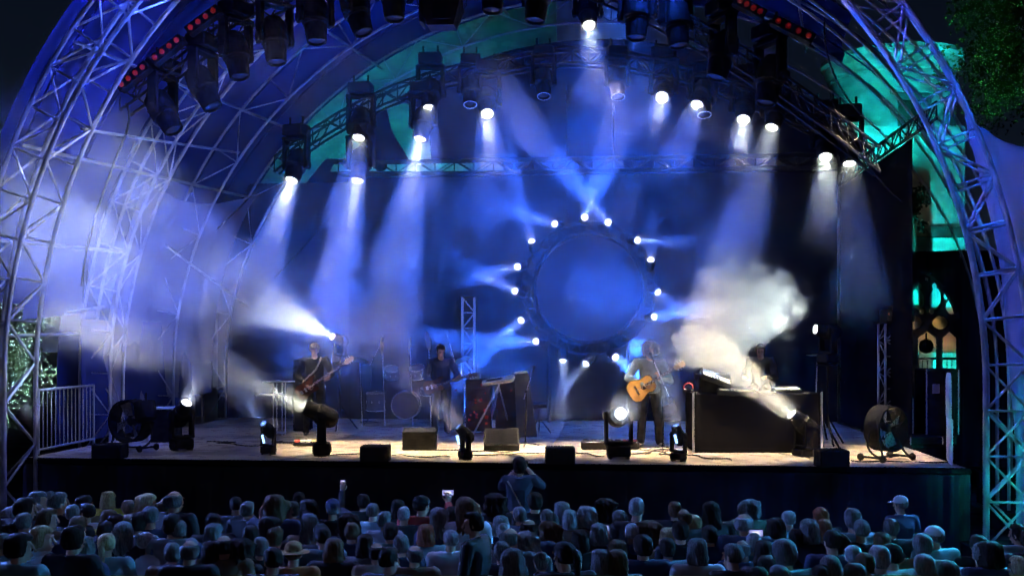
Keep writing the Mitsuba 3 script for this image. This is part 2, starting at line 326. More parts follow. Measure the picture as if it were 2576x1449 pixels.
body = lathe(prof, 48); body.apply_translation([tc[0], TY, 0])
hole = trimesh.creation.box((1.15, 2.2, tz(236) - tz(318))); hole.apply_translation([tc[0] + .02, TY - 2.1, (tz(236) + tz(318)) / 2])
to_m = lambda m: m3.Manifold(m3.Mesh(np.asarray(m.vertices, np.float32), np.asarray(m.faces, np.uint32)))
bm = to_m(body)
body = tm(bm - to_m(hole)) if not bm.is_empty() else body
put('masonry', body, 'old_stone', tower, smooth=25)
put('window_lintel', trimesh.creation.box(bounds=[[tc[0] - .8, TY - 2.25, tz(236) + .003], [tc[0] + .85, TY - 1.9, tz(226)]]), 'old_stone', tower)
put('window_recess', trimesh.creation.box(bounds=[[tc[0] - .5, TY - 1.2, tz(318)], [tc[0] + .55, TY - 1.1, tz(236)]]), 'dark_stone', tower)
nave = thing('nave_wall', 'weathered church wall below the tower, lit bright turquoise', 'stone wall')
put('masonry', wall_box(2150, 2428, 318, 33, .7), 'old_stone', nave)
put('string_course', trimesh.creation.box(bounds=[[at(2150, 0, 33)[0], 32.86, at(0, 598, 33)[2]], [at(2428, 0, 33)[0], 32.997, at(0, 572, 33)[2]]]), 'dark_stone', nave)
put('buttress', trimesh.creation.box(bounds=[[at(2215, 0, 32.4)[0], 32.2, 0], [at(2262, 0, 32.4)[0], 32.997, at(0, 505, 32.4)[2]]]), 'old_stone', nave)
# dark wall of boards with a pointed tracery window in front of it
gw = thing('tracery_wall', 'dark wooden wall with a pointed gothic window beside the right truss', 'gothic window')
WY = 25.0
def wxz(s): return [(at(x, y, WY)[0], at(x, y, WY)[2]) for x, y in s]
def upright(pg, y0, thick):
    m = trimesh.util.concatenate([trimesh.creation.extrude_polygon(x, thick, engine='earcut') for x in getattr(pg, 'geoms', [pg])])
    w = np.array(m.vertices); m.vertices = np.c_[w[:, 0], y0 + thick - w[:, 2], w[:, 1]]; return m
def pointed(x0, x1, ys, yb, k=1.0):
    w = (x1 - x0); c = []
    for a in np.linspace(0, math.pi / 3, 12): c.append((x1 - w * math.cos(a), ys - w * math.sin(a) * k))
    for a in np.linspace(math.pi / 3, 0, 12)[1:]: c.append((x0 + w * math.cos(a), ys - w * math.sin(a) * k))
    return [(x0, yb), *c, (x1, yb)]
win = Polygon(wxz(pointed(2256, 2412, 830, 1065, 1.0)))
wall = Polygon(wxz([(2170, 637), (2300, 633), (2460, 630), (2660, 636), (2660, 1180), (2170, 1180)])).difference(win)
put('board_face', upright(wall, WY, .14), 'board_wood', gw)
ell = lambda x, y, rx, ry, rot=0: shapely.affinity.translate(shapely.affinity.rotate(shapely.affinity.scale(Point(0, 0).buffer(1, 24), rx * WY / F, ry * WY / F), rot), at(x, y, WY)[0], at(x, y, WY)[2])
holes = [ell(2311, 752, 17, 28, 8), ell(2354, 752, 17, 28, -8), ell(2313, 720, 9, 9), ell(2352, 720, 9, 9), ell(2333, 702, 7, 6), ell(2288, 745, 9, 10), ell(2381, 745, 9, 10),
         ell(2274, 772, 18, 20), ell(2395, 772, 17, 20), ell(2320, 783, 9, 9), ell(2345, 783, 9, 9), ell(2300, 812, 22, 17), ell(2366, 812, 22, 17)]
holes += [Polygon(wxz([(a, 1040), (a, 850), ((a + b) / 2, 832), (b, 850), (b, 1040)])) for a, b in ((2258, 2297), (2308, 2359), (2370, 2410))]
tr = win.buffer(.05)
for h in holes: tr = tr.difference(h)
put('tracery', upright(tr, WY - .03, .12), 'carved_stone', gw)
bp = put('inner_panel', trimesh.creation.box(bounds=[[at(2235, 0, 28)[0], 28, at(0, 888, 28)[2]], [at(2440, 0, 28)[0], 28.1, at(0, 773, 28)[2]]]), 'brown_panel')
tag(bp, 'brown plaster panel seen through the lower part of the gothic window', 'wall panel')
rl = thing('window_railing', 'thin dark metal railing crossing behind the gothic window', 'railing')
rod('handrail', at(2240, 902, 26.4), at(2425, 902, 26.4), .03, 'black_steel', rl)
for k in range(15): rod('baluster', at(2246 + 12.4 * k, 902, 26.4), at(2246 + 12.4 * k, 960, 26.4), .012, 'black_steel', rl)

# ---------------------------------------------------------------- trees
def leaves(c, rad, n, size, seed, shell=.55, clumps=40, squash=(1, 1, 1)):
    r = np.random.default_rng(seed); cc = r.normal(size=(clumps, 3)); cc = cc / np.linalg.norm(cc, axis=1, keepdims=True) * (shell + (1 - shell) * r.random((clumps, 1)))
    cs = .16 + .16 * r.random(clumps); k = r.integers(0, clumps, n); d = r.normal(size=(n, 3)); d /= np.linalg.norm(d, axis=1, keepdims=True)
    p = (cc[k] + d * cs[k, None] * r.random((n, 1)) ** .4) * np.asarray(rad) * np.asarray(squash) + c
    a = r.normal(size=(n, 3)); a[:, 2] -= .4; a /= np.linalg.norm(a, axis=1, keepdims=True); b = np.cross(a, r.normal(size=(n, 3))); b /= np.linalg.norm(b, axis=1, keepdims=True)
    s = size * (.6 + .8 * r.random((n, 1))); v = np.stack([p, p + a * s * .5 + b * s * .32, p + a * s, p + a * s * .5 - b * s * .32], 1)
    bend = np.cross(a, b) * s * .12; v[:, 1] += bend; v[:, 3] += bend
    i = np.arange(n)[:, None] * 4; f = np.vstack([i + [0, 1, 2], i + [0, 2, 3]]); return trimesh.Trimesh(v.reshape(-1, 3), f, process=False), cc * np.asarray(rad) + c
def tree(label, base, c, rad, n, size, seed, lm, **kw):
    t = thing('tree', label, 'tree', 'trees around the stage')
    lv, cc = leaves(np.asarray(c), rad, n, size, seed, **kw); put('crown', lv, lm, t)
    put('trunk', tube(curve([base, (np.asarray(base) * .5 + np.asarray(c) * .5) + [.15, 0, 0], np.asarray(c) + [0, 0, rad[2] * .3]], 14), np.linspace(.2, .06, 14), 9), 'bark', t, smooth=True)
    for q_ in cc[::5]: put('limb', tube(curve([np.asarray(c) - [0, 0, rad[2] * .5], (q_ + c) / 2 - [0, 0, .1], q_], 8), np.linspace(.06, .012, 8), 5), 'bark', t, smooth=True)
    return t
c = at(2640, 60, 22.5); tree('dark leafy tree catching green light at the top right beyond the truss', [c[0], 22.5, 0], c, (2.1, 1.9, 2.7), 26000, .085, 3, 'leaf', clumps=110, shell=.4)
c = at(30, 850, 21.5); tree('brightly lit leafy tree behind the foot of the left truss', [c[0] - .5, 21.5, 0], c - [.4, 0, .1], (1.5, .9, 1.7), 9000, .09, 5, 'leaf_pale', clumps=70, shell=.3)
c = at(2292, 520, 30); tree('small dark bush growing on the turquoise church wall', [c[0], 30.2, 0], c, (.55, .4, .75), 1500, .11, 8, 'leaf_silhouette', clumps=24, shell=.2)

# ---------------------------------------------------------------- side wing of the roof at the right
def wing():
    L = [(2425, 290, 15.1), (2460, 420, 15.05), (2500, 600, 15.0), (2530, 800, 14.95), (2545, 1000, 14.9), (2555, 1250, 14.9), (2560, 1410, 14.9)]
    Rr = [(2720, 405, 13.6), (2730, 500, 13.6), (2740, 640, 13.6), (2750, 820, 13.6), (2760, 1010, 13.6), (2770, 1250, 13.6), (2775, 1440, 13.6)]
    a = curve([at(*p) for p in L], 30); b = curve([at(*p) for p in Rr], 30); n = 26
    g = np.array([[a[i] * (1 - k) + b[i] * k + np.array([0, .25 * math.sin(math.pi * k) + .03 * math.sin(k * 19 + i * .5), -.05 * math.sin(math.pi * k)]) for k in np.linspace(0, 1, n)] for i in range(30)])
    i, j = np.meshgrid(np.arange(29), np.arange(n - 1), indexing='ij'); f = np.stack([i * n + j, (i + 1) * n + j, (i + 1) * n + j + 1, i * n + j + 1], -1).reshape(-1, 4)
    return trimesh.Trimesh(g.reshape(-1, 3), np.vstack([f[:, [0, 1, 2]], f[:, [0, 2, 3]]]), process=False)
t = put('side_wing', wing(), 'wing_fabric', smooth=True); tag(t, 'plain blue fabric side wing stretched outside the right truss', 'tent wall')

# ---------------------------------------------------------------- lighting fixtures
CREAM, BLUE, WHITE = (.90, .95, .78), (.014, .11, 1.0), (.42, .66, 1.0)
_head = {}
def head_parts(L):
    """Barrel (hollow in front), lens and yoke of a moving head, per metre of barrel length, looking along +z from the lens."""
    if L in _head: return _head[L]
    S = .29 * L; rl = .54 * S
    barrel = lathe([(0, -L), (.55 * S, -L), (.92 * S, -.86 * L), (S, -.62 * L), (S, -.45 * L), (.84 * S, -.40 * L), (.72 * S, -.02 * L), (.68 * S, 0), (.58 * S, 0), (.57 * S, -.04 * L), (.56 * S, -.70 * L), (0, -.70 * L)], 28)
    lens = lathe([(0, -.022 * L), (rl * .5, -.026 * L), (rl, -.04 * L)], 24)
    if lens.face_normals[:, 2].mean() < 0: lens.invert()
    ringm = cat_mesh(*[tube(np.array([[r * math.cos(a), r * math.sin(a), z] for a in np.linspace(0, 2 * math.pi, 25)]), .012 * L / .75, 6) for r, z in ((.85 * S, -.38 * L), (.94 * S, -.64 * L))])
    _head[L] = (barrel, lens, ringm, S, rl); return _head[L]
def moving_head(label, lens, d, L=.75, hang=True, lit=None, group=None, category='stage light', name='moving_head', smoke=0.0, reach=6.0, base_at=None):
    """A moving head: barrel on a yoke on its base, hanging or standing. lit: (colour, power, half angle, weight, lens power)."""
    t = thing(name, label, category, group); barrel, lensm, ringm, S, rl = head_parts(L); d = unit(d); lens = np.asarray(lens, float)
    up = Z if hang else -Z; piv = lens - d * (.52 * L)
    x = np.cross(d, Z); x = unit(x) if np.linalg.norm(x) > .05 else np.array([1.0, 0, 0])
    put('housing', move(barrel, lens, x=x, z=d), 'black_paint', t, smooth=35); put('cooling_ring', move(ringm, lens, x=x, z=d), 'black_plastic', t, smooth=True)
    lm = move(lensm, lens, x=x, z=d)
    if lit:
        put('lens', lm, 'lens_glass', t, smooth=True, emitter=glow(lit[0], lit[4]))
        ap = lit[5] if len(lit) > 5 else .66; spot(t + '__lamp', lens - d * (ap * L), d, lit[2], lit[1], lit[0], lit[3], .75, smoke, reach, (ap - .04) * L)
    else: put('lens', lm, 'dark_glass', t, smooth=True)
    bh = .30 * L; top = piv + up * (.80 * L); y = np.cross(up, x)
    for s in (-1, 1):
        a = piv + x * s * (S + .05 * L)
        put('yoke_arm', move(chamfer(.10 * L, .24 * L, .86 * L, .02 * L), a + up * (.31 * L), x=x, z=Z), 'black_paint', t)
        put('pivot_cap', move(lathe([(0, -.02 * L), (.10 * L, -.02 * L), (.10 * L, .02 * L), (.07 * L, .03 * L), (0, .03 * L)], 16), a + x * s * (.05 * L), x=np.cross(x, Z), z=x * s), 'black_plastic', t, smooth=35)
    put('yoke_bridge', move(chamfer(2 * S + .22 * L, .26 * L, .10 * L, .02 * L), piv + up * (.74 * L), x=x, z=Z), 'black_paint', t)
    put('base', move(chamfer(.62 * L, .50 * L, bh, .03 * L), piv + up * (.80 * L + bh / 2), x=x, z=Z), 'black_paint', t)
    put('base_panel', move(chamfer(.40 * L, .012, bh * .6, .004), piv + up * (.80 * L + bh / 2) - y * up[2] * (.25 * L + .007), x=x, z=Z), 'dark_glass', t)
    for s in (-1, 1):
        e = piv + up * (.80 * L + bh) + x * s * .2 * L
        if hang: rod('clamp', e, e + up * .16, .02, 'black_steel', t)
        else: put('foot', move(chamfer(.09 * L, .42 * L, .03, .008), piv + up * (.80 * L + bh + .015) + x * s * .24 * L, x=x, z=Z), 'rubber', t)
    return t
def foot_head(px, py, fy, aim, label, L, **k):
    """A standing head whose lens is at the picture point and whose base stands on the deck at picture row fy."""
    Yf = (CAM[2] - DECK) * F / (fy - HY); pass_Y = Yf
    lens = at(px, py, Yf); d = unit(np.asarray(aim) - lens); 
    # barrel pivot over the base: the base rests on the deck
    want = DECK + .03 + (.80 * L + .30 * L); piv = lens - d * .52 * L
    lens = lens + Z * (want - piv[2])
    return moving_head(label, lens, d, L, hang=False, **k)
def truss_run(label, pts, size, n, group=None, r=.026, material='black_steel'):
    t = thing('lighting_truss', label, 'lighting truss', group); p = curve(pts, n) if len(pts) > 2 else np.linspace(pts[0], pts[1], n)
    box_truss(t, p, -Z * size, V * size, r, r * .5, material, 'mid'); return t
FT = [atv(302, 222, 1.6), atv(430, 125, 1.7), atv(560, 28, 1.8), atv(760, -70, 1.9), atv(1050, -125, 2.0), atv(1350, -115, 2.0), atv(1640, -10, 1.9), atv(1930, 160, 1.8), atv(2215, 372, 1.6)]
truss_run('curved black lighting truss across the top front of the stage', FT, .38, 44)
for a in (FT[0] + (FT[1] - FT[0]) * .2, FT[2], FT[6], FT[7]): pass
RT = [atv(690, 395, 4.7), atv(880, 268, 4.7), atv(1060, 190, 4.7), atv(1230, 148, 4.7), atv(1480, 120, 4.7), atv(1665, 152, 4.7), atv(1870, 215, 4.7), atv(2090, 315, 4.7), atv(2190, 372, 4.7)]
truss_run('second curved lighting truss further back carrying the cream spotlights', RT, .30, 40)
truss_run('straight truss along the top of the right side drape', [st(14.12, 1.7, 6.98), st(14.12, 8.2, 6.98)], .26, 14)
truss_run('straight truss on top of the black backdrop', [st(2.75, 8.0, 7.35), st(14.0, 8.0, 7.35)], .28, 26, material='rubber')
# dark heads hanging from the front truss, by lens position
FG = 'unlit moving heads hanging from the front truss'
for px, py, dx, dz, text in ((438, 330, .55, -.9, 'lowest black moving head at the left end of the front truss'), (536, 272, .5, -.95, 'second black moving head from the left end of the front truss'),
        (604, 196, .22, -1, 'black moving head hanging in front of the pale left arch, third from left'), (696, 160, .12, -1, 'black moving head beside a teal gap, fourth from left on the front truss'),
        (797, 108, .1, -1, 'black moving head fifth from left on the front truss'), (915, 84, .35, -.95, 'black moving head just left of the top middle, tilted right'),
        (992, 50, .05, -1, 'short black head left of the chained black unit'), (1238, 30, -.05, -1, 'small black head cut by the top edge, right of the chained unit'),
        (1345, 55, -.12, -1, 'black head with a tiny white dot at top centre'), (1600, 98, -.05, -1, 'black moving head right of the top centre with both yoke arms showing'),
        (1708, 118, .1, -1, 'black head with an open orange-brown barn flap'), (1800, 198, -.28, -.95, 'large black moving head under the right part of the front truss'),
        (1925, 262, -.2, -1, 'dim black moving head near the right end of the front truss')):
    v = 1.75; p = atv(px, py, v); moving_head(text, p, U * dx + Z * dz - V * .12, .8, True, None, FG, smoke=0)
t = thing('chained_wash_light', 'big black angular light hung with safety chains at the top centre', 'stage light')
c = atv(1112, 26, 1.7)
hm = tm(m3.Manifold.hull_points(np.array([(x * w, y * w * .8, z) for z, w in ((.34, .30), (.05, .33), (-.30, .22)) for x in (-1, 1) for y in (-1, 1)])))
put('housing', move(hm, c, x=U, z=Z), 'black_paint', t); put('front_plate', move(chamfer(.30, .02, .42, .006), c - V * .262 + U * .03 - Z * .03, x=U, z=Z + V * .09), 'black_plastic', t)
put('side_fin', move(chamfer(.05, .40, .46, .01), c - U * .33 - Z * .02, x=U - Z * .15, z=Z), 'black_plastic', t); put('indicator', move(lathe([(0, 0), (.02, 0), (.02, .01), (0, .012)], 12), c + U * .12 - V * .275 - Z * .2, x=U, z=-V), 'white_glass', t)
for s in (-1, 1):
    pts = curve([c + U * s * .30 + Z * .55, c + U * s * .40 + Z * .1, c + U * s * .33 - Z * .1, c + U * s * .27 - Z * .28], 26)
    for k in range(0, 24, 2):
        d = unit(pts[k + 1] - pts[k]); o = (U if (k // 2) % 2 else V); m_ = (pts[k] + pts[k + 1]) / 2
        lk = np.array([m_ + d * .032 * math.cos(a) + o * .017 * math.sin(a) for a in np.linspace(0, 2 * math.pi, 13)]); put('chain_link', tube(lk, .006, 5), 'black_steel', t, smooth=True)
# red four-lamp bars on the front truss
for (xa, ya, xb, yb), text in (((305, 213, 358, 170), 'lowest bar of four glowing red lamps on the left of the front truss'), ((389, 146, 444, 102), 'middle bar of four glowing red lamps on the left of the front truss'),
        ((479, 70, 536, 28), 'uppermost bar of four glowing red lamps on the left of the front truss'), ((1862, 3, 1912, 30), 'bar of red lamps cut by the top edge at right'), ((1958, 54, 2034, 91), 'bar of four red lamps right of the front truss')):
    t = thing('red_lamp_bar', text, 'lamp bar', 'red four lamp bars on the front truss'); a, b = atv(xa, ya, 1.15), atv(xb, yb, 1.15); ax = unit(b - a); W = np.linalg.norm(b - a); nrm = unit(np.cross(ax, V)); fr = -V
    if W < .3: b = a + ax * .42; W = .42
    put('housing', move(chamfer(W + .19, .20, .16, .015), (a + b) / 2 + V * .10, x=ax, z=np.cross(ax, V)), 'black_paint', t)
    for k in range(4):
        p = a + (b - a) * k / 3 - V * .006
        lm = put('lamp', move(lathe([(0, .028), (.028, .022), (.046, 0), (.046, -.01)], 18), p, x=ax, z=fr), 'red_glass', t, smooth=True, emitter=glow((1.0, .06, .015), 2.4))
        put('filament', move(lathe([(0, .012), (.008, .009), (.012, 0)], 10), p + fr * .029, x=ax, z=fr), 'red_glass', lm, smooth=True, emitter=glow((1.0, .5, .25), 3.5))
    rod('bracket', (a + b) / 2 + V * .1, (a + b) / 2 + V * .35 - nrm * .1 * 0, .02, 'black_steel', t)

# cream lamps on the rear truss: lens, where the beam goes, power
CG = 'cream spotlights shining down from the rear truss'
for px, py, qx, qy, pw, wt, sm, rch, text in ((733, 455, 655, 690, 1.0, 1, .9, 3.2, 'lowest left cream spotlight beaming down to the left'), (902, 349, 866, 560, .9, 1, .9, 2.6, 'cream spotlight high above the bassist, upper of the pair'),
        (899, 456, 840, 770, .9, 1, .75, 4.4, 'cream spotlight below and in line with another above the bassist'), (1080, 275, 1062, 480, .9, 1, .9, 2.6, 'upper cream spotlight of the close pair left of centre'),
        (1057, 352, 990, 700, 1.3, 1.3, .8, 5.0, 'lower cream spotlight of the close pair left of centre, long wide beam'), (1226, 288, 1232, 420, .9, .9, .9, 2.0, 'single cream spotlight above the left side of the round screen'),
        (1482, 66, 1500, 240, .5, .7, .7, 2.6, 'cream spotlight with a faint beam at the top centre'), (1665, 247, 1645, 330, .8, .8, .9, 1.5, 'cream spotlight with a short beam right of the round screen'),
        (1753, 267, 1695, 400, .7, .8, .8, 2.4, 'cream spotlight leaning left over the singer'), (1870, 303, 1855, 450, .6, .8, .8, 2.0, 'cream spotlight with a grey short beam right of the singer'),
        (1941, 323, 1870, 580, .9, 1, .7, 3.8, 'cream spotlight whose beam spreads over the keyboards'), (2077, 397, 2078, 575, .9, 1, 1.0, 2.4, 'left cream spotlight of the rightmost pair'), (2137, 414, 2160, 690, 1.0, 1, .9, 3.6, 'right cream spotlight of the rightmost pair')):
    v = 4.5; p = atv(px, py, v); q_ = atv(qx, qy, v - 1.0)
    moving_head(text, p, q_ - p, .72, True, (CREAM, 125 * pw, 6.6, wt * 1.5, 9.0), CG, smoke=sm * 2.3, reach=rch)
# unlit heads with a shining lens ring between them
for px, py, text in ((1368, 243, 'unlit stage light with a thin bright lens ring, left of the top centre beam'), (1555, 245, 'unlit stage light with a bright lens ring right of the top centre beam'),
                     (1183, 264, 'small unlit lens ring near the high cream spotlight at left'), (1772, 290, 'unlit lens ring beside the leaning cream spotlight')):
    p = atv(px, py, 4.6); t = moving_head(text, p, -Z * 1.0 - V * .35 + U * .05, .62, True, None, 'unlit lights on the rear truss', name='wash_light')
    S = .29 * .62; d = unit(-Z - V * .35 + U * .05)
    put('lens_rim', move(tube(np.array([[.7 * S * math.cos(a), .7 * S * math.sin(a), .004] for a in np.linspace(0, 2 * math.pi, 25)]), .009, 6), p, x=U, z=d), 'chrome', t, smooth=True)

# ring of small beam lights around the screen
RG = 'small beam lights in a ring around the round screen'
for px, py, qx, qy, tow, pw, text in ((1471, 547, 1525, 410, 3.0, 1.5, 'topmost ring light throwing a beam up to the right'), (1530, 560, 1370, 370, 3.0, 1.2, 'ring light right of the top one beaming up to the left'),
        (1396, 564, 1318, 540, 1.0, .6, 'dim ring light upper left beaming left'), (1338, 609, 1298, 470, .8, .7, 'ring light upper left beaming steeply upwards'), (1603, 605, 1665, 608, .6, .9, 'ring light upper right beaming right'),
        (1637, 655, 1642, 600, .4, .5, 'ring light right of the screen beaming up'), (1303, 671, 1225, 690, .8, .7, 'ring light left of the screen beaming slightly down left'), (1297, 733, 1215, 690, .8, 1.0, 'ring light left of the screen beaming up left'),
        (1654, 735, 1690, 765, .3, .5, 'ring light right of the screen with almost no beam'), (1645, 797, 1725, 782, .8, 1.0, 'ring light lower right beaming right'), (1311, 806, 1175, 925, 2.0, 1.0, 'ring light lower left beaming down to the left'),
        (1349, 859, 1150, 861, 2.0, .8, 'ring light lower left beaming level to the left'), (1416, 904, 1417, 1062, .2, 1.5, 'ring light below the screen beaming straight down to the deck'), (1475, 914, 1415, 985, .5, .6, 'ring light below the screen beaming down left'),
        (1548, 898, 1610, 950, .8, 1.0, 'ring light lower right beaming down behind the singer'), (1599, 868, 1604, 872, 1.0, .15, 'small faint ring light just above the singer')):
    p = atv(px, py, 7.45); q_ = atv(qx, qy, 7.45 - tow); t = thing('ring_light', text, 'beam light', RG); d = unit(q_ - p); d2 = unit(d - V * .45)
    r = .07 if pw > .3 else .035
    x = unit(np.cross(d, Z)) if abs(d[2]) < .97 else U
    put('housing', move(lathe([(0, -.26), (r * 1.0, -.26), (r * 1.45, -.2), (r * 1.45, .0), (r * 1.2, .012), (r * 1.1, 0), (r * 1.0, -.16), (0, -.16)], 18), p, x=x, z=d), 'black_paint', t, smooth=35)
    put('lens', trimesh.creation.icosphere(2, r).apply_translation(p), 'lens_glass', t, smooth=True, emitter=glow((.8, .9, 1.0), 6.0))
    spot(t + '__lamp', p - d * .14, d, 3.0, 240 * pw, WHITE, 3.0 if pw > .55 else .4, .6, 1.7 if (py < 562 and px > 1400) else 2.2, (7.0 if py < 562 and px > 1400 else min(4.6, np.linalg.norm(q_ - p) * 2.4)), .14)
    rad = unit((p - RC) - V * ((p - RC) @ V)); rod('arm', p - d * .18, RC + rad * (R0 + .26) - V * .1, .018, 'black_steel', t)

# standing lights on the deck: big movers and small blue ones
BG = 'large moving heads standing on the stage floor'; SG = 'small moving heads with a white light strip along the stage edge'
foot_head(470, 1042, 1134, at(560, 850, 15.8), 'large moving head at the left of the deck beaming steeply up right', .52, lit=((.75, .82, 1.0), 34, 5, 2.4, 10), group=BG, smoke=2.3, reach=3.6)
foot_head(766, 1048, 1146, at(330, 850, 15.4), 'large moving head seen from the side, beaming left in front of the bassist', .56, lit=(CREAM, 60, 6.2, 3.6, 8), group=BG, smoke=2.0, reach=5.0)
foot_head(1562, 1046, 1158, at(1615, 985, 13.2), 'large moving head at the singer\'s feet pointing up at the camera right', .56, lit=((.75, .85, 1.0), 13, 8, 1, 14), group=BG, smoke=2.2, reach=.75)
p = at(835, 846, 20.6); moving_head('bright light behind the bassist throwing a wide cone up to the left', p, at(400, 640, 17.6) - p, .42, False, (CREAM, 115, 14, 3.0, 14, .5), 'lights on stands behind the band', smoke=.50, reach=7.5)
def lamp_stand(label, p, d, L):
    b = np.asarray(p) - unit(d) * .52 * L; b = b - Z * (1.10 * L + .03); t = thing('lamp_stand', label, 'stand'); h = b[2] - DECK
    put('top_plate', move(chamfer(.34, .30, .03, .006), b - Z * .018, x=np.array([1.0, 0, 0]), z=Z), 'black_steel', t); rod('pole', b - Z * .03, b * [1, 1, 0] + Z * (DECK + .3 * min(1, h)), .022, 'black_steel', t)
    for k in range(3): rod('leg', b * [1, 1, 0] + Z * (DECK + .5 * min(1, h)), b * [1, 1, 0] + np.array([.38 * math.cos(k * 2.09 + .5), .38 * math.sin(k * 2.09 + .5), DECK + .01]), .014, 'black_steel', t)
lamp_stand('black stand holding the bright light behind the bassist', p, at(400, 640, 17.6) - p, .42)
p2 = at(2050, 828, 17.6); moving_head('bright light at the right throwing its cone into a dense smoke cloud', p2, at(1815, 790, 17.0) - p2, .5, False, ((.84, .97, .90), 26, 46, 3.0, 14, .06), 'lights on stands behind the band', smoke=0, reach=3.4); lamp_stand('black stand holding the bright light right of the smoke cloud', p2, at(1815, 790, 17.0) - p2, .5)
p3 = at(1991, 1041, 15.9); moving_head('light in front of the keyboard riser beaming up to the left', p3, at(1790, 880, 15.6) - p3, .5, False, (CREAM, 30, 6, 2.4, 12), 'lights on stands behind the band', smoke=2.2, reach=2.6); lamp_stand('black stand holding the light before the keyboard riser', p3, at(1790, 880, 15.6) - p3, .5)
for px, py, fy, qx, qy, pw, text in ((662, 1100, 1145, 540, 950, 1.0, 'small blue-white moving head left of the side-on large one'), (1152, 1102, 1157, 1040, 985, .45, 'small blue-white moving head between the monitor wedges'), (1700, 1100, 1161, 1685, 1040, .35, 'small blue-white moving head right of the singer')):
    t = foot_head(px, py, fy, at(qx, qy, 15.0), text, .33, lit=((.14, .30, 1.0), 11 * pw, 6, 1.5, 1.6), group=SG, smoke=1.5, reach=2.2)
    Yf = (CAM[2] - DECK) * F / (fy - HY); q_ = at(px, py + 4, Yf - .14)
    put('light_strip', move(chamfer(.04, .01, .14, .004), q_, x=np.array([1, 0, -.25]), z=np.array([-.25, 0, 1.0])), 'white_glass', t, emitter=glow((.22, .45, 1.0), 3.0))

# washes: wide lamps among the fixtures above the frame, low ones added to brighten the rear haze, and floodlights on the ruin and over the crowd
def wash(name, label, pos, aim, half, power, col, weight=1.5, category='wash light', k_w=.27):
    t = thing(name, label, category); d = unit(np.asarray(aim) - pos); x = unit(np.cross(d, Z)) if abs(d[2]) < .97 else U
    put('housing', move(lathe([(0, -.34), (.12, -.34), (.17, -.28), (.17, 0), (.155, 0), (.15, -.2), (0, -.2)], 20), pos, x=x, z=d), 'black_paint', t, smooth=35)
    rod('bracket', pos - d * .2, pos - d * .2 + Z * .35, .02, 'black_steel', t); spot(t + '__lamp', pos - d * .1, d, half, power, col, weight * k_w, .6); return t
WASH = [('left', st(3.6, 5.7, 10.3), st(4.2, 8.4, 2.2), 38, 330), ('right', st(9.0, 5.7, 10.5), st(8.6, 8.4, 2.2), 38, 290), ('added low left', st(2.2, 7.3, 1.9), st(5.5, 3.2, 7.5), 42, 230), ('added low right', st(10.2, 7.5, 1.9), st(8.0, 3.4, 7.5), 38, 260), ('added low middle', st(6.2, 7.7, 1.8), st(6.6, 3.6, 5.5), 46, 110), ('front left', st(3.2, 1.2, 9.9), st(4.5, 5.5, 2.5), 30, 150), ('front right', st(9.8, 1.2, 9.9), st(8.5, 5.5, 2.5), 30, 110)]
for nm, a, b, h, pw in WASH: wash('blue_wash_light', nm + ' blue wash light filling the stage haze', a, b, h, pw, BLUE, 2.6)

# ---------------------------------------------------------------- things on the deck
def box(name, px0, px1, py0, py1, depth, material, parent=None, r=.02, Y=None, yaw=0.0, fy=None):
    """A box whose front face fills the picture rectangle and stands at the distance of the deck at its lower edge."""
    Y = Y or (CAM[2] - DECK) * F / ((fy or py1) - HY); a, b = at(px0, py1, Y), at(px1, py0, Y); w, h = b[0] - a[0], b[2] - a[2]
    x = np.array([math.cos(yaw), math.sin(yaw), 0]); y = np.array([-x[1], x[0], 0])
    c = (a + b) / 2 + y * depth / 2
    k = put(name, move(chamfer(w, depth, h, r), c, x=x, z=Z), material, parent); return k, c, x, y, w, h
def led(name, px, py, Y, r, col, power, parent):
    return put(name, move(lathe([(0, .006), (r * .95, .004), (r * 1.3, 0), (r * 1.3, -.003)], 12), at(px, py, Y), x=np.array([1., 0, 0]), z=np.array([0, -1.0, 0])), 'red_glass', parent, smooth=True, emitter=glow(col, power * 4))
# monitor wedges and front speakers
def wedge(px, fy, w, label, toward):
    Y = (CAM[2] - DECK) * F / (fy - HY); c = at(px, fy, Y); t = thing('monitor_wedge', label, 'stage monitor', 'floor monitors'); s = toward
    sec = Polygon([(-.24, 0), (.24, 0), (.24, .10), (.02, .36), (-.24, .30)]); m = trimesh.creation.extrude_polygon(sec, w, engine='earcut'); m.apply_translation([0, 0, -w / 2])
    X, Yv = np.array([1.0, 0, 0]), np.array([0, 1.0, 0]) * s
    v = np.array(m.vertices); m.vertices = c + v[:, 2:] * X + v[:, :1] * Yv + v[:, 1:2] * Z; m.fix_normals(); put('cabinet', m, 'black_paint', t)
    gr = chamfer(w - .06, .012, .30, .004); d = unit(Yv * .22 - Z * .26); put('grille', move(gr, c + Yv * .135 + Z * .235, x=X, z=-d), 'drape_black', t)
    for q_ in (-1, 1): put('handle', move(chamfer(.012, .10, .05, .004), c + X * q_ * (w / 2 + .004) + Z * .2, x=X, z=Z), 'rubber', t)
    return t
wedge(1057, 1129, .54, 'black monitor wedge seen from behind, left of the small light', 1)
wedge(1262, 1131, .58, 'black monitor wedge under the cream lap steel', -1)
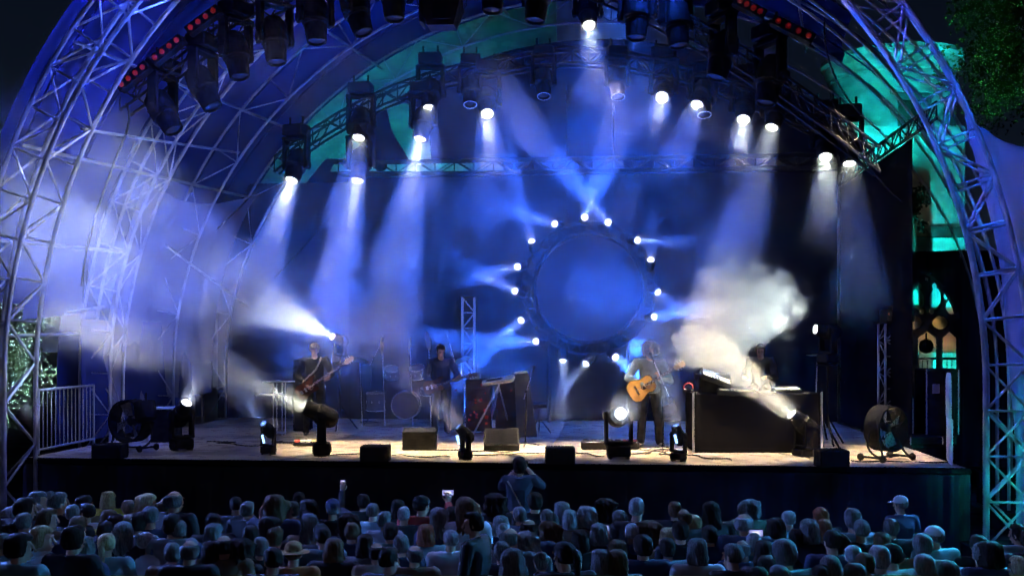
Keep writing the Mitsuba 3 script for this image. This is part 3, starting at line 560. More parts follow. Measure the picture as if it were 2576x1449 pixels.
for px0, px1, py0, py1, text in ((905, 977, 1123, 1163, 'black front speaker on the stage edge left of the photographer'), (1373, 1447, 1127, 1170, 'black front speaker on the stage edge right of the photographer'),
                                 (229, 303, 1118, 1156, 'black front speaker on the stage edge by the left fence'), (2064, 2138, 1133, 1177, 'black front speaker on the stage edge left of the right fan')):
    t = thing('front_speaker', text, 'speaker', 'small speakers along the stage edge'); k, c, x, y, w, h = box('cabinet', px0, px1, py0, py1, .34, 'black_paint', t, .012)
    put('grille', move(chamfer(w - .03, .01, h - .03, .003), c - y * .176, x=x, z=Z), 'black_steel', t)
    for s in (-1, 1): put('foot', move(chamfer(.04, .2, .012, .003), c - Z * (h / 2 + .004) + x * s * (w / 2 - .05), x=x, z=Z), 'rubber', t)
# keyboard riser and keyboards
kr = thing('keyboard_stand', 'wide keyboard stand hung with black cloth right of the singer', 'keyboard stand')
Yk = 16.4
k, c, x, y, w, h = box('cloth_front', 1748, 2064, 988, 1139, .9, 'drape_black', kr, .03, Y=Yk)
put('end_panel', move(chamfer(.5, .5, .32, .02), at(1790, 964, Yk + .35), x=x, z=Z), 'black_paint', kr)
for px in (1744, 2067): rod('post', at(px, 1138, Yk - .02), at(px, 985, Yk - .02), .02, 'aluminium', kr)
def keyboard(label, pa, pb, Y, tilt, depth=.30, name='keyboard'):
    t = thing(name, label, 'keyboard', 'keyboards on the black stand'); a, b = at(*pa, Y), at(*pb, Y); x = unit(b - a); L = np.linalg.norm(b - a); z = unit(np.array([0, tilt, 1.0]) - x * (np.array([0, tilt, 1.0]) @ x)); y = np.cross(z, x); c = (a + b) / 2
    put('body', move(chamfer(L, depth, .09, .012), c, x=x, z=z), 'black_plastic', t); put('control_panel', move(chamfer(L - .05, depth * .42, .012, .004), c + z * .05 - y * depth * -.24, x=x, z=z), 'chrome', t)
    n = int(L / .028)
    for i in range(n): put('key', move(chamfer(.024, depth * .45, .016, .003), c + x * (-L / 2 + .03 + (i + .2) * (L - .06) / n) - y * depth * .24 + z * .046, x=x, z=z), 'white_key' if i % 7 in (0, 2, 4, 5) or i % 2 else 'black_plastic', t)
    return t
mat('white_key', (.75, .73, .68), .35)
keyboard('upper keyboard lit gold along its front edge at the left of the riser', (1762, 938), (1838, 966), Yk + .1, -.35)
keyboard('lower keyboard on the black riser under the keyboard player\'s hand', (1802, 984), (1905, 990), Yk + .1, -.1)
keyboard('far keyboard at the right end of the black riser', (1945, 984), (2012, 982), Yk + .25, -.1)
t = thing('headphones', 'red headphones hung on the left post of the keyboard stand', 'headphones'); c = at(1732, 975, Yk - .05)
put('band', tube(np.array([c + np.array([.075 * math.sin(a), 0, .075 * math.cos(a)]) for a in np.linspace(-2.2, 2.2, 20)]), .012, 6), 'red_plastic', t, smooth=True)
for s in (-1, 1): put('ear_cup', move(lathe([(0, -.02), (.035, -.02), (.04, 0), (.035, .02), (0, .02)], 14), c + np.array([s * .06, 0, -.05]), x=np.array([0, 1.0, 0]), z=np.array([1.0, 0, 0])), 'black_plastic', t, smooth=40)
mat('red_plastic', (.6, .06, .05), .4); mat('cream_lacquer', (.72, .58, .34), .35); mat('case_grey', (.07, .068, .065), .6); mat('grey_shell', (.22, .215, .21), .6); mat('spruce', blotch((.62, .34, .09), (.50, .25, .06), 9), .3); mat('rosewood', (.06, .03, .02), .4); mat('maple', (.58, .42, .24), .4)
mat('cymbal_bronze', (.75, .58, .30), .25, .9); mat('drum_shell', (.10, .11, .15), .3); mat('drum_skin', (.16, .16, .17), .5); mat('red_paint', (.22, .05, .04), .4); mat('teal_board', (.5, .55, .52), .5); mat('white_metal', (.62, .62, .60), .45)
# stand with a red-white leg group by the keyboards, tripod at the right end
def tripod(label, top, feet, hub=None, category='stand', name='tripod_stand', r=.013, material='aluminium', group=None):
    t = thing(name, label, category, group); top = np.asarray(top); hub = top if hub is None else np.asarray(hub)
    if np.linalg.norm(top - hub) > .01: rod('pole', hub, top, r, material, t)
    for f in feet: rod('leg', hub, f, r, material, t); put('foot', trimesh.creation.icosphere(1, r * 1.7).apply_translation(f), 'rubber', t, smooth=True)
    return t
tripod('black tripod stand leaning at the right end of the keyboard riser', at(2066, 1000, 16.4), [floor_at(2112, 1128), floor_at(2068, 1122), floor_at(2080, 1105)], hub=at(2068, 1045, 16.5), material='black_steel', r=.016)
t = thing('percussion_cymbal', 'single flat cymbal on a thin stand above the right end of the keyboards', 'cymbal'); c = at(2056, 893, 18.0)
put('plate', move(lathe([(0, .02), (.03, .012), (.19, -.006), (.19, -.010), (0, .012)], 30), c, x=np.array([1.0, 0, 0]), z=np.array([.05, .05, 1.0])), 'cymbal_bronze', t, smooth=30); rod('stand', c, [c[0] - .05, c[1], DECK], .012, 'aluminium', t)
# fans
def fan(label, px, fy, r, yaw, cart):
    Y = (CAM[2] - DECK) * F / (fy - HY); t = thing('drum_fan', label, 'fan', 'big stage fans'); c = at(px, fy, Y) + Z * (r + .16); ax = np.array([math.sin(yaw), -math.cos(yaw), 0]); x = np.cross(Z, ax)
    put('drum', move(lathe([(r, -.14), (r + .022, -.14), (r + .022, .14), (r, .14), (r, -.14)], 44), c, x=x, z=ax), 'black_paint', t, smooth=35)
    for s in (-1, 1):
        for q_ in np.linspace(.2, 1, 6): put('guard_ring', tube(np.array([c + (x * math.cos(a) + Z * math.sin(a)) * r * q_ + ax * s * (.14 + .03 * (1 - q_)) for a in np.linspace(0, 2 * math.pi, 41)]), .0024, 4), 'black_steel', t)
        for a in np.arange(0, 2 * math.pi, math.pi / 6): rod('guard_spoke', c + ax * s * .17, c + (x * math.cos(a) + Z * math.sin(a)) * r + ax * s * .14, .003, 'black_steel', t)
    put('motor', move(lathe([(0, -.11), (.075, -.11), (.085, -.08), (.085, .0), (.05, .05), (0, .06)], 20), c, x=x, z=ax), 'black_plastic', t, smooth=35)
    for k in range(4):
        a = k * math.pi / 2 + .4; n = 7; g = []
        for i in range(n):
            q_ = .06 + (r * .93 - .06) * i / (n - 1); wd = .05 + .035 * i / (n - 1); tw = .75 - .35 * i / (n - 1); d = x * math.cos(a) + Z * math.sin(a); e = np.cross(ax, d)
            g += [c + d * q_ + (e * math.cos(tw) + ax * math.sin(tw)) * wd * k_ for k_ in (-1, 1)]
        g = np.array(g); f = [q3 for i in range(n - 1) for q3 in ((2 * i, 2 * i + 1, 2 * i + 3), (2 * i, 2 * i + 3, 2 * i + 2))]; m = trimesh.Trimesh(g, f, process=False); m2 = m.copy(); m2.invert(); m2.apply_translation(ax * .004)
        put('blade', cat_mesh(m, m2), 'grey_shell', t, smooth=True)
    b = c - Z * (r + .10)
    for s in (-1, 1):
        put('frame_side', tube(curve([b + x * s * (r * .95) + ax * .2, b + x * s * (r + .05) + Z * .1, c + x * s * (r + .04) - Z * .02], 10), .016, 6), 'black_steel', t, smooth=True)
        put('rail', tube(np.array([b + x * s * r * .95 + ax * .24, b + x * s * r * .95 - ax * .24]), .016, 6), 'black_steel', t)
        for e in (-1, 1): put('wheel', move(lathe([(0, -.018), (.05, -.018), (.058, 0), (.05, .018), (0, .018)], 16), b + x * s * (r * .95 + .03) + ax * e * .2 - Z * .003, x=ax, z=x), 'rubber', t, smooth=40)
    put('crossbar', tube(np.array([b - x * r * .95, b + x * r * .95]), .016, 6), 'black_steel', t)
    if cart:
        put('push_handle', tube(curve([b - x * r * 1.0 + ax * .2, b - x * (r + .10) + Z * .35 + ax * .2, b - x * (r + .06) + Z * .62 + ax * .12], 12), .014, 6), 'black_steel', t, smooth=True)
    return t
fan('big drum fan on a wheeled cart at the right end of the deck', 2230, 1158, .325, .55, True)
fan('big drum fan at the left end of the deck behind the front speaker', 330, 1133, .33, -.35, False)
# left end: crowd barrier used as a fence, flight case
t = thing('barrier_fence', 'grey metal barrier with upright bars at the left end of the deck', 'fence'); a, b = floor_at(97, 1143), floor_at(236, 1113); H = 1.02; ex = unit(b - a)
rod('top_rail', a + Z * H, b + Z * H, .022, 'aluminium', t); rod('bottom_rail', a + Z * .07, b + Z * .07, .022, 'aluminium', t)
for i, k in enumerate(np.linspace(0, 1, 15)): rod('end_post' if i in (0, 14) else 'bar', a + (b - a) * k + Z * (.0 if i in (0, 14) else .07), a + (b - a) * k + Z * H, .022 if i in (0, 14) else .011, 'aluminium', t)
t = thing('flight_case', 'dark flight case with a bright metal edge behind the left fan', 'flight case'); k, c, x, y, w, h = box('body', 376, 436, 1030, 1113, .5, 'black_paint', t)
put('metal_edge', move(chamfer(w + .01, .52, .03, .006), c + Z * (h / 2 + .012), x=x, z=Z), 'white_metal', t)
for s in (-1, 1): put('corner', move(chamfer(.03, .03, h, .006), c + x * s * (w / 2) - y * .25, x=x, z=Z), 'white_metal', t)
# bassist's corner: speaker box, white tray stand, pedal board
t = thing('bass_cabinet', 'tall black bass speaker cabinet behind the bassist', 'amplifier'); k, c, x, y, w, h = box('cabinet', 737, 775, 923, 1084, .5, 'black_paint', t, Y=20.3)
put('grille', move(chamfer(w - .03, .01, h - .06, .003), c - y * .256, x=x, z=Z), 'black_steel', t); put('top_amplifier', move(chamfer(w, .4, .14, .01), c + Z * (h / 2 + .072), x=x, z=Z), 'black_plastic', t)
t = thing('tray_stand', 'pale two-shelf stand to the left of the bassist', 'stand'); Yt = 19.6
for py, p0, p1 in ((960, 666, 738), (993, 647, 712), (1088, 690, 716)):
    a, b = at(p0, py, Yt), at(p1, py, Yt); put('shelf', move(chamfer(b[0] - a[0], .34, .025, .006), (a + b) / 2, x=np.array([1.0, 0, 0]), z=Z), 'white_metal', t)
for px in (692, 714):
    for dy in (-.14, .14): rod('leg', at(px, 960, Yt) + [0, dy, 0], [at(px, 960, Yt)[0], Yt + dy, DECK], .012, 'white_metal', t)
t = thing('pedal_board', 'low pedal board with bright switches at the bassist\'s feet', 'pedal board'); Yp = (CAM[2] - DECK) * F / (1121 - HY); c = at(771, 1121, Yp) + Z * .04
put('board', move(chamfer(.40, .3, .05, .01), c, x=np.array([1.0, 0, 0]), z=Z), 'black_plastic', t)
for i in range(4): put('pedal', move(chamfer(.075, .12, .045, .008), c + np.array([-.15 + .1 * i, -.05, .048]), x=np.array([1.0, 0, 0]), z=Z), ('red_plastic', 'white_metal', 'white_key', 'maple')[i], t)
# singer's long pedal board
t = thing('effects_rack', 'long low black board with a red end on the deck left of the singer', 'pedal board'); k, c, x, y, w, h = box('board', 1464, 1608, 1112, 1131, .32, 'black_plastic', t, .01)
for i in range(7): put('pedal', move(chamfer(.09, .14, .03, .006), c + x * (-.4 + i * .135) + Z * (h / 2 + .016), x=x, z=Z), 'red_paint' if i > 4 else 'black_steel', t)
# rack with lights, guitar cabinets, upright case
t = thing('effects_cabinet', 'equipment rack with red and green lights behind the small blue light', 'equipment rack'); Yr = 19.7
k, c, x, y, w, h = box('frame', 1171, 1236, 955, 1085, .5, 'black_paint', t, Y=Yr)
for i in range(5): put('unit_panel', move(chamfer(w - .05, .012, h / 5 - .03, .004), c - y * .257 + Z * (-h / 2 + (i + .5) * h / 5), x=x, z=Z), 'drape_black' if i % 2 else 'black_plastic', t)
put('top_box', move(chamfer(.22, .3, .10, .01), c + Z * (h / 2 + .052) - x * .08, x=x, z=Z), 'grey_shell', t)
for px, py, r, col, pw in ((1196, 1006, .014, (1, .05, .06), 2), (1210, 1006, .022, (1, .05, .06), 2.2), (1196, 1013, .015, (1, .05, .06), 2), (1221, 1032, .026, (1, .05, .08), 2.2), (1224, 1049, .027, (1, .05, .08), 2.2), (1223, 1065, .018, (1, .05, .08), 1.8), (1180, 1056, .02, (1, .05, .06), 2),
                           (1193, 1037, .018, (.6, .9, .03), 1.4), (1184, 1044, .016, (.55, .8, .03), 1.2), (1199, 1042, .018, (.7, .85, 1), 2), (1199, 1049, .018, (1, .3, .1), 2), (1211, 968, .014, (1, .05, .1), 1.6), (1221, 989, .013, (1, .05, .1), 1.3)): led('indicator_light', px, py, Yr - .27, r, col, pw, t)
t = thing('guitar_cabinet', 'dark guitar amplifier with one red light behind the second guitarist', 'amplifier'); k, c, x, y, w, h = box('cabinet', 1118, 1167, 953, 1084, .4, 'black_paint', t, Y=20.9); put('grille', move(chamfer(w - .05, .01, h * .6, .003), c - y * .206 - Z * .15, x=x, z=Z), 'black_steel', t); led('indicator_light', 1146, 981, 20.68, .016, (1, .05, .08), 1.6, t)
t = thing('guitar_cabinet', 'dark guitar amplifier with a red light right of the lap steel', 'amplifier'); k, c, x, y, w, h = box('cabinet', 1246, 1302, 962, 1092, .4, 'black_paint', t, Y=19.9); put('grille', move(chamfer(w - .05, .01, h * .62, .003), c - y * .206 - Z * .14, x=x, z=Z), 'black_steel', t); led('indicator_light', 1286, 982, 19.68, .016, (1, .05, .1), 1.6, t)
t = thing('instrument_case', 'tall grey instrument case leaning upright beside the amplifier', 'instrument case'); b0, b1 = at(1326, 1100, 19.2), at(1312, 944, 19.5); d = unit(b1 - b0)
o = Polygon([(-.17, 0), (.17, 0), (.12, 1.2), (-.12, 1.2)]).buffer(.02); m = trimesh.creation.extrude_polygon(o, .2, engine='earcut')
m.apply_translation([0, 0, -.1]); v = np.array(m.vertices); xx = unit(np.cross(d, [0, -1.0, 0])); m.vertices = b0 + v[:, :1] * xx + v[:, 1:2] * d + v[:, 2:] * np.cross(xx, d); m.fix_normals(); put('shell', m, 'case_grey', t); put('end_cap', move(chamfer(.26, .21, .06, .02), b0 + d * 1.24, x=xx, z=d), 'cream_lacquer', t)
# lap steel on its tripod
t = thing('lap_steel', 'cream lap steel guitar on a tripod stand at centre stage', 'lap steel guitar'); a, b = at(1216, 964, 18.5), at(1292, 952, 18.3); x = unit(b - a); L = np.linalg.norm(b - a)
o = Polygon([(0, -.05), (.10, -.075), (.22, -.07), (L * .62, -.075), (L * .9, -.085), (L, -.06), (L, .06), (L * .9, .085), (L * .62, .06), (.22, .06), (.1, .06), (0, .045)]).buffer(.012); m = trimesh.creation.extrude_polygon(o, .055, engine='earcut')
z = unit(np.array([0, -.55, 1.0]) - x * (np.array([0, -.55, 1.0]) @ x)); m = move(m, a - z * .02, x=x, z=z); put('body', m, 'cream_lacquer', t); put('neck_board', move(chamfer(L * .5, .06, .012, .003), a + x * L * .38 + z * .042, x=x, z=z), 'rosewood', t); put('pickup', move(chamfer(.03, .09, .02, .004), a + x * L * .72 + z * .044, x=x, z=z), 'chrome', t)
tripod('chrome tripod carrying the cream lap steel, its legs spread over the monitor', (a + b) / 2 - z * .03 - Z * .02, [floor_at(1184, 1104), floor_at(1229, 1084), floor_at(1284, 1084)], hub=(a + b) / 2 - z * .03 - Z * .07, r=.017)
# microphones on stands
def mic_stand(label, base, top, mic, r=.011):
    t = thing('microphone_stand', label, 'microphone stand', 'microphone stands on the stage'); base, top, mic = map(np.asarray, (base, top, mic))
    rod('pole', base + Z * .05, top, r, 'black_steel', t); rod('boom', top + (top - mic) * .35, mic, r * .8, 'chrome', t); d = unit(mic - top)
    for k in range(3): rod('leg', base + Z * .07, base + np.array([.26 * math.cos(k * 2.09 + .4), .26 * math.sin(k * 2.09 + .4), .012]), r * .8, 'black_steel', t)
    put('microphone', move(lathe([(0, -.15), (.011, -.15), (.018, .0), (.027, .015), (.028, .04), (.018, .062), (0, .066)], 16), mic, x=np.cross(d, [.3, .2, .9]), z=d), 'black_steel', t, smooth=40); put('joint', trimesh.creation.icosphere(2, .022).apply_translation(top), 'black_plastic', t, smooth=True); return t
mic_stand('microphone stand with a boom right of the lap steel', floor_at(1322, 1123), at(1324, 985, 17.2), at(1342, 928, 17.2))
# stool
t = thing('padded_stool', 'small black padded stool behind the lap steel, right of the case', 'stool'); Ys = (CAM[2] - DECK) * F / (1090 - HY); c = at(1357, 1020, Ys)
put('seat', move(chamfer(.30, .28, .11, .03), c, x=np.array([1.0, 0, 0]), z=Z), 'black_plastic', t); rod('post', c, c - Z * .32, .018, 'black_steel', t)
for k in range(3): rod('leg', c - Z * .24, np.array([c[0] + .25 * math.cos(k * 2.09 - .5), c[1] + .25 * math.sin(k * 2.09 - .5), DECK + .02]), .012, 'black_steel', t)
# drum kit
dk = thing('drum_kit', 'dim drum kit with upright cymbals behind the second guitarist', 'drum kit'); Yd = 21.8; xx = np.array([1.0, 0, 0])
def drum(name, px, py, r, hgt, ax, up=None):
    c = at(px, py, Yd); ax = unit(ax); k = put(name, move(lathe([(r * .97, -hgt / 2), (r, -hgt / 2), (r, hgt / 2), (r * .97, hgt / 2), (r * .97, -hgt / 2)], 32), c, x=np.cross(ax, [.1, .3, .9]), z=ax), 'drum_shell', dk, smooth=35)
    put('skin', move(lathe([(0, hgt / 2 - .01), (r * .96, hgt / 2 - .01)], 32), c, x=np.cross(ax, [.1, .3, .9]), z=ax), 'drum_skin', k)
    for s in (-1, 1): put('hoop', move(tube(np.array([[r * 1.02 * math.cos(a), r * 1.02 * math.sin(a), s * hgt / 2] for a in np.linspace(0, 2 * math.pi, 33)]), .012, 6), c, x=np.cross(ax, [.1, .3, .9]), z=ax), 'chrome', k, smooth=True)
    for a in np.arange(0, 6.28, .785): 
        q_ = np.cross(ax, [.1, .3, .9]); q_ = unit(q_); w_ = np.cross(ax, q_); put('lug', move(chamfer(.02, .02, .05, .004), c + (q_ * math.cos(a) + w_ * math.sin(a)) * (r + .008), x=q_, z=ax), 'chrome', k)
    return c
drum('bass_drum', 1022, 1018, .29, .42, (0, -1, 0)); drum('tom_drum', 985, 938, .15, .2, (.1, -.55, 1)); drum('tom_drum', 1050, 936, .16, .22, (-.1, -.55, 1)); drum('floor_tom', 945, 1010, .20, .38, (0, -.05, 1)); drum('snare_drum', 1078, 985, .17, .14, (0, -.1, 1)); drum('floor_tom', 1165, 1000, .19, .36, (0, -.05, 1))
for px, py, tl in ((962, 872, (1, -.05, .06)), (1032, 870, (1, -.02, -.08)), (1078, 858, (1, -.22, .15)), (905, 905, (.3, -.2, 1)), (1160, 905, (-.35, -.3, 1))):
    c = at(px, py, Yd - .1); k = put('cymbal', move(lathe([(0, .03), (.03, .022), (.045, .010), (.20, -.008), (.20, -.011), (.04, .006), (0, .024)], 36), c, x=np.cross(tl, [.1, .3, .9]), z=unit(tl)), 'cymbal_bronze', dk, smooth=30); rod('stand', c, [c[0] + .05, c[1] + .05, DECK], .012, 'chrome', k)
mic_stand('overhead microphone on a boom over the drum kit at left', floor_at(925, 1066), at(940, 900, 21.6), at(968, 845, 21.6)); mic_stand('overhead microphone just above the second guitarist\'s head', floor_at(1150, 1066), at(1142, 900, 21.9), at(1126, 846, 21.9))
# small truss towers
def tower(label, px, w, fy_Y, z1, n, z0=DECK):
    t = thing('truss_tower', label, 'truss tower', 'upright truss towers on the stage'); c = np.array([(px - CX) / F * fy_Y - w / 2, fy_Y, 0])
    A = np.array([c + Z * z for z in np.linspace(z0 + .04, z1, n)]); box_truss(t, A, np.array([w, 0, 0]), np.array([0, w, 0]), .024, .011, 'aluminium', 'mid')
    for z in (z0 + .02, z1 + .02): put('plate', move(chamfer(w + .1, w + .1, .035, .006), c + np.array([w / 2, w / 2, z]), x=np.array([1.0, 0, 0]), z=Z), 'black_steel', t)
    return t
tower('slim truss tower standing behind the drums left of the round screen', 1178, .27, 22.6, at(0, 748, 22.6)[2], 9)
tower('short truss tower with a black projector on top behind the right fan', 2252, .36, 18.6, at(0, 815, 18.6)[2], 8)
t = thing('projector', 'black projector box on top of the short right truss tower', 'projector'); c = at(2256, 794, 18.7); put('case', move(chamfer(.50, .45, .24, .02), c + Z * .0, x=np.array([1.0, 0, 0]), z=Z), 'black_plastic', t)
put('lens', move(lathe([(0, .02), (.045, .02), (.055, 0), (.055, -.03)], 18), c + np.array([-.14, -.24, .02]), x=np.array([1.0, 0, 0]), z=np.array([0, -1.0, 0])), 'dark_glass', t, smooth=30); led('status_light', 2236, 790, 18.42, .012, (1, .95, .8), 3, t); put('top_bar', move(chamfer(.56, .03, .03, .005), c + np.array([0, -.2, .16]), x=np.array([1.0, 0, 0]), z=Z), 'black_steel', t)
for s in (-1, 1): put('foot', move(chamfer(.05, .3, .05, .006), c + np.array([s * .18, 0, -.135]), x=np.array([1.0, 0, 0]), z=Z), 'black_steel', t)
# right end: board, dark racks and cases
t = thing('board_panel', 'narrow pale board standing on edge by the foot of the right truss', 'board'); a, b = floor_at(2394, 1171), floor_at(2419, 1172) + V * .55; d = unit(b - a); d[2] = 0; d = unit(d); n_ = np.cross(Z, d)
put('lower_panel', move(chamfer(.75, .04, .66, .008), a + d * .38 + Z * .335, x=d, z=Z), 'white_key', t)
sec = Polygon([(0, 0), (.72, 0), (.72, .55), (.5, .66), (.12, .66), (0, .45)]); m = trimesh.creation.extrude_polygon(sec, .03, engine='earcut'); v = np.array(m.vertices); m.vertices = a + d * .015 + Z * .67 + v[:, :1] * d + v[:, 1:2] * Z + v[:, 2:] * n_; m.fix_normals(); put('upper_panel', m, 'teal_board', t)
for px0, px1, py0, py1, Yb, text in ((2330, 2412, 928, 1095, 17.4, 'tall dark equipment rack at the right end of the stage'), (2296, 2352, 1000, 1098, 17.9, 'dark case standing left of the tall rack'), (2290, 2372, 1098, 1120, 17.0, 'low dark case lying behind the right fan')):
    t = thing('equipment_case', text, 'equipment case', 'dark cases at the right end of the stage'); k, c, x, y, w, h = box('body', px0, px1, py0, py1, .5, 'black_paint', t, Y=Yb)
    hz = c[2] - h / 2 - DECK
    for s in (-1, 1): put('corner_edge', move(chamfer(.02, .02, h - .02, .004), c + x * s * (w / 2 - .004) - y * .25, x=x, z=Z), 'aluminium', t)
    if h > .4: put('label_plate', move(chamfer(.13, .006, .16, .002), c - y * .254 + Z * h * .2 - x * w * .2, x=x, z=Z), 'grey_shell', t)
    if hz > .05: put('support_base', move(chamfer(w * .9, .45, hz, .01), np.array([c[0], c[1], DECK + hz / 2]), x=x, z=Z), 'black_steel', t)
# cables on the deck and hanging
rng = np.random.default_rng(4)
def cable(label, pts, r=.009, hang=False):
    k = put('power_cable', tube(curve(pts, 60), r, 5), 'cable_rubber', smooth=True); tag(k, label, 'cable', 'black cables'); return k
def wander(x0, y0, x1, y1, n, amp): return [floor_at(x0 + (x1 - x0) * t_ + rng.normal() * amp * 2.2 * (0 < t_ < 1), y0 + (y1 - y0) * t_ + rng.normal() * amp * .35 * (0 < t_ < 1)) + Z * .012 for t_ in np.linspace(0, 1, n)]
for a, text in (((520, 1112, 655, 1122, 7, 5), 'black cable on the deck right of the left large moving head'), ((800, 1150, 905, 1142, 6, 4), 'black cable running from the side-on mover to the front speaker'), ((980, 1148, 1130, 1150, 7, 4), 'black cable along the stage edge left of the small light'),
                ((1020, 1132, 1290, 1138, 9, 6), 'long black cable under the monitor wedges'), ((1180, 1146, 1370, 1142, 8, 5), 'black cable left of the middle right front speaker'), ((1450, 1140, 1520, 1150, 5, 4), 'short black cable beside the front speaker right of the photographer'),
                ((1600, 1132, 1690, 1146, 10, 9), 'tangled cable at the singer\'s feet'), ((1585, 1142, 1680, 1136, 11, 10), 'second tangled cable at the singer\'s feet'), ((1720, 1146, 1840, 1160, 6, 4), 'cable below the keyboard riser'), ((2140, 1160, 2420, 1166, 8, 5), 'cable across the right end of the deck'), ((690, 1112, 745, 1116, 8, 7), 'heap of cable by the bassist\'s pedal board')):
    cable(text, wander(*a))
cable('black power cable hanging from the left end of the front truss', [atv(318, 262, 1.6), atv(322, 320, 1.3), atv(300, 380, 1.0), atv(262, 480, .7), atv(225, 600, .5), atv(205, 720, .4)], .022)
cable('thin cable sloping down from the right end of the front truss', [atv(2090, 250, 2.2), atv(2150, 360, 2.3), atv(2210, 450, 2.4), atv(2270, 508, 2.5)], .012)
cable('dark tension cable crossing the pale drape at the left', [atv(830, 548, 7.2), atv(760, 625, 7.2), atv(690, 700, 7.2)], .02); cable('dark tension cable high over the pale drape', [atv(655, 470, 7.1), atv(585, 540, 7.1), atv(520, 600, 7.1)], .016)
cable('looped cable hanging from the upper right of the roof', [atv(2075, 45, .9), atv(2085, 150, 1.1), atv(2120, 230, 1.3), atv(2215, 330, 1.6)], .014)

# ---------------------------------------------------------------- people
cloth('skin_tone', blotch((.44, .27, .19), (.38, .22, .15), 14)); cloth('eye_dark', (.03, .02, .02)); cloth('lip_tone', (.32, .13, .11)); mat('shoe_leather', (.03, .028, .026), .4)
HAIR = {'grey': (.13, .127, .123), 'white': (.27, .265, .26), 'dark': (.030, .022, .018), 'brown': (.10, .06, .035), 'blond': (.42, .30, .15), 'reddish': (.20, .075, .04)}
def strands(c):
    a, b = tuple(c), tuple(x * .55 for x in c)
    return P(lambda p, n, uv: mikit.mix(a, b, mikit.smoothstep(.3, .7, mikit.fbm(p.x * 130, p.y * 130, p.z * 16, 2))))
for k_, c_ in HAIR.items(): mat('hair_' + k_, strands(c_), .8, 0, 0.0, sheen=.6)
WEAR = {'black': (.018, .018, .02), 'navy': (.03, .04, .08), 'grey': (.16, .165, .17), 'teal': (.14, .24, .25), 'pale': (.45, .46, .48), 'yellow': (.52, .42, .05), 'red': (.35, .05, .04), 'brown': (.13, .085, .05), 'white': (.62, .62, .62), 'beige': (.36, .29, .22), 'orange': (.42, .15, .05), 'green': (.06, .12, .08)}
for k_, c_ in WEAR.items(): mat('wear_' + k_, blotch(c_, tuple(x * .72 for x in c_), 6), .8, 0, .2, sheen=.5)
cloth('photo_shirt', blotch((.06, .065, .085), (.04, .043, .06), 6)); cloth('straw', blotch((.40, .26, .13), (.30, .19, .09), 30)); cloth('shirt_grey', blotch((.20, .24, .24), (.12, .15, .15), 9)); cloth('trouser_dark', blotch((.035, .036, .036), (.02, .02, .02), 9))
_ico = {k: trimesh.creation.icosphere(k, 1.0).vertices for k in (1, 2)}
def eb(c, r, k=1): return _ico[k] * np.broadcast_to(r, 3) + np.asarray(c, float)
def hull(*it): return m3.Manifold.hull_points(np.vstack([eb(c, r) for c, r in it]))
def chain(*it): return [hull(it[i], it[i + 1]) for i in range(len(it) - 1)]
def flesh(parts, edge, smooth=8):
    m = m3.Manifold.batch_boolean(parts, m3.OpType.Add).refine_to_length(edge); me = m.to_mesh()
    t = trimesh.Trimesh(np.array(me.vert_properties[:, :3], float), np.array(me.tri_verts), process=True); t.merge_vertices()
    return trimesh.smoothing.filter_taubin(t, lamb=.5, nu=.52, iterations=smooth)
def rot(yaw=0.0, pitch=0.0, roll=0.0):
    return trimesh.transformations.euler_matrix(pitch, roll, yaw, 'sxyz') if not roll else trimesh.transformations.rotation_matrix(yaw, [0, 0, 1]) @ trimesh.transformations.rotation_matrix(roll, [0, 1, 0]) @ trimesh.transformations.rotation_matrix(pitch, [1, 0, 0])
def head_items():
    return [hull(((0, -.012, .032), (.076, .094, .088)), ((0, .022, -.045), (.058, .066, .06))), hull(((0, .03, -.045), (.055, .058, .05)), ((0, .062, -.100), (.030, .022, .020))),
            hull(((0, .092, .018), .009), ((0, .116, -.030), (.014, .012, .011))), hull(((-.036, .077, .036), (.022, .014, .012)), ((.036, .077, .036), (.022, .014, .012))),
            hull(((-.02, .088, -.066), (.012, .010, .013)), ((.02, .088, -.066), (.012, .010, .013))), hull(((.077, -.006, .012), (.012, .020, .022)), ((.074, .0, -.028), (.010, .014, .014))), hull(((-.077, -.006, .012), (.012, .020, .022)), ((-.074, .0, -.028), (.010, .014, .014)))]
def xf(man, M): return man.transform(np.asarray(M, float)[:3, :4])
def headM(pos, yaw, pitch, roll=0.0):
    M = rot(yaw, pitch, roll); M = M.copy(); M[:3, 3] = pos; return M
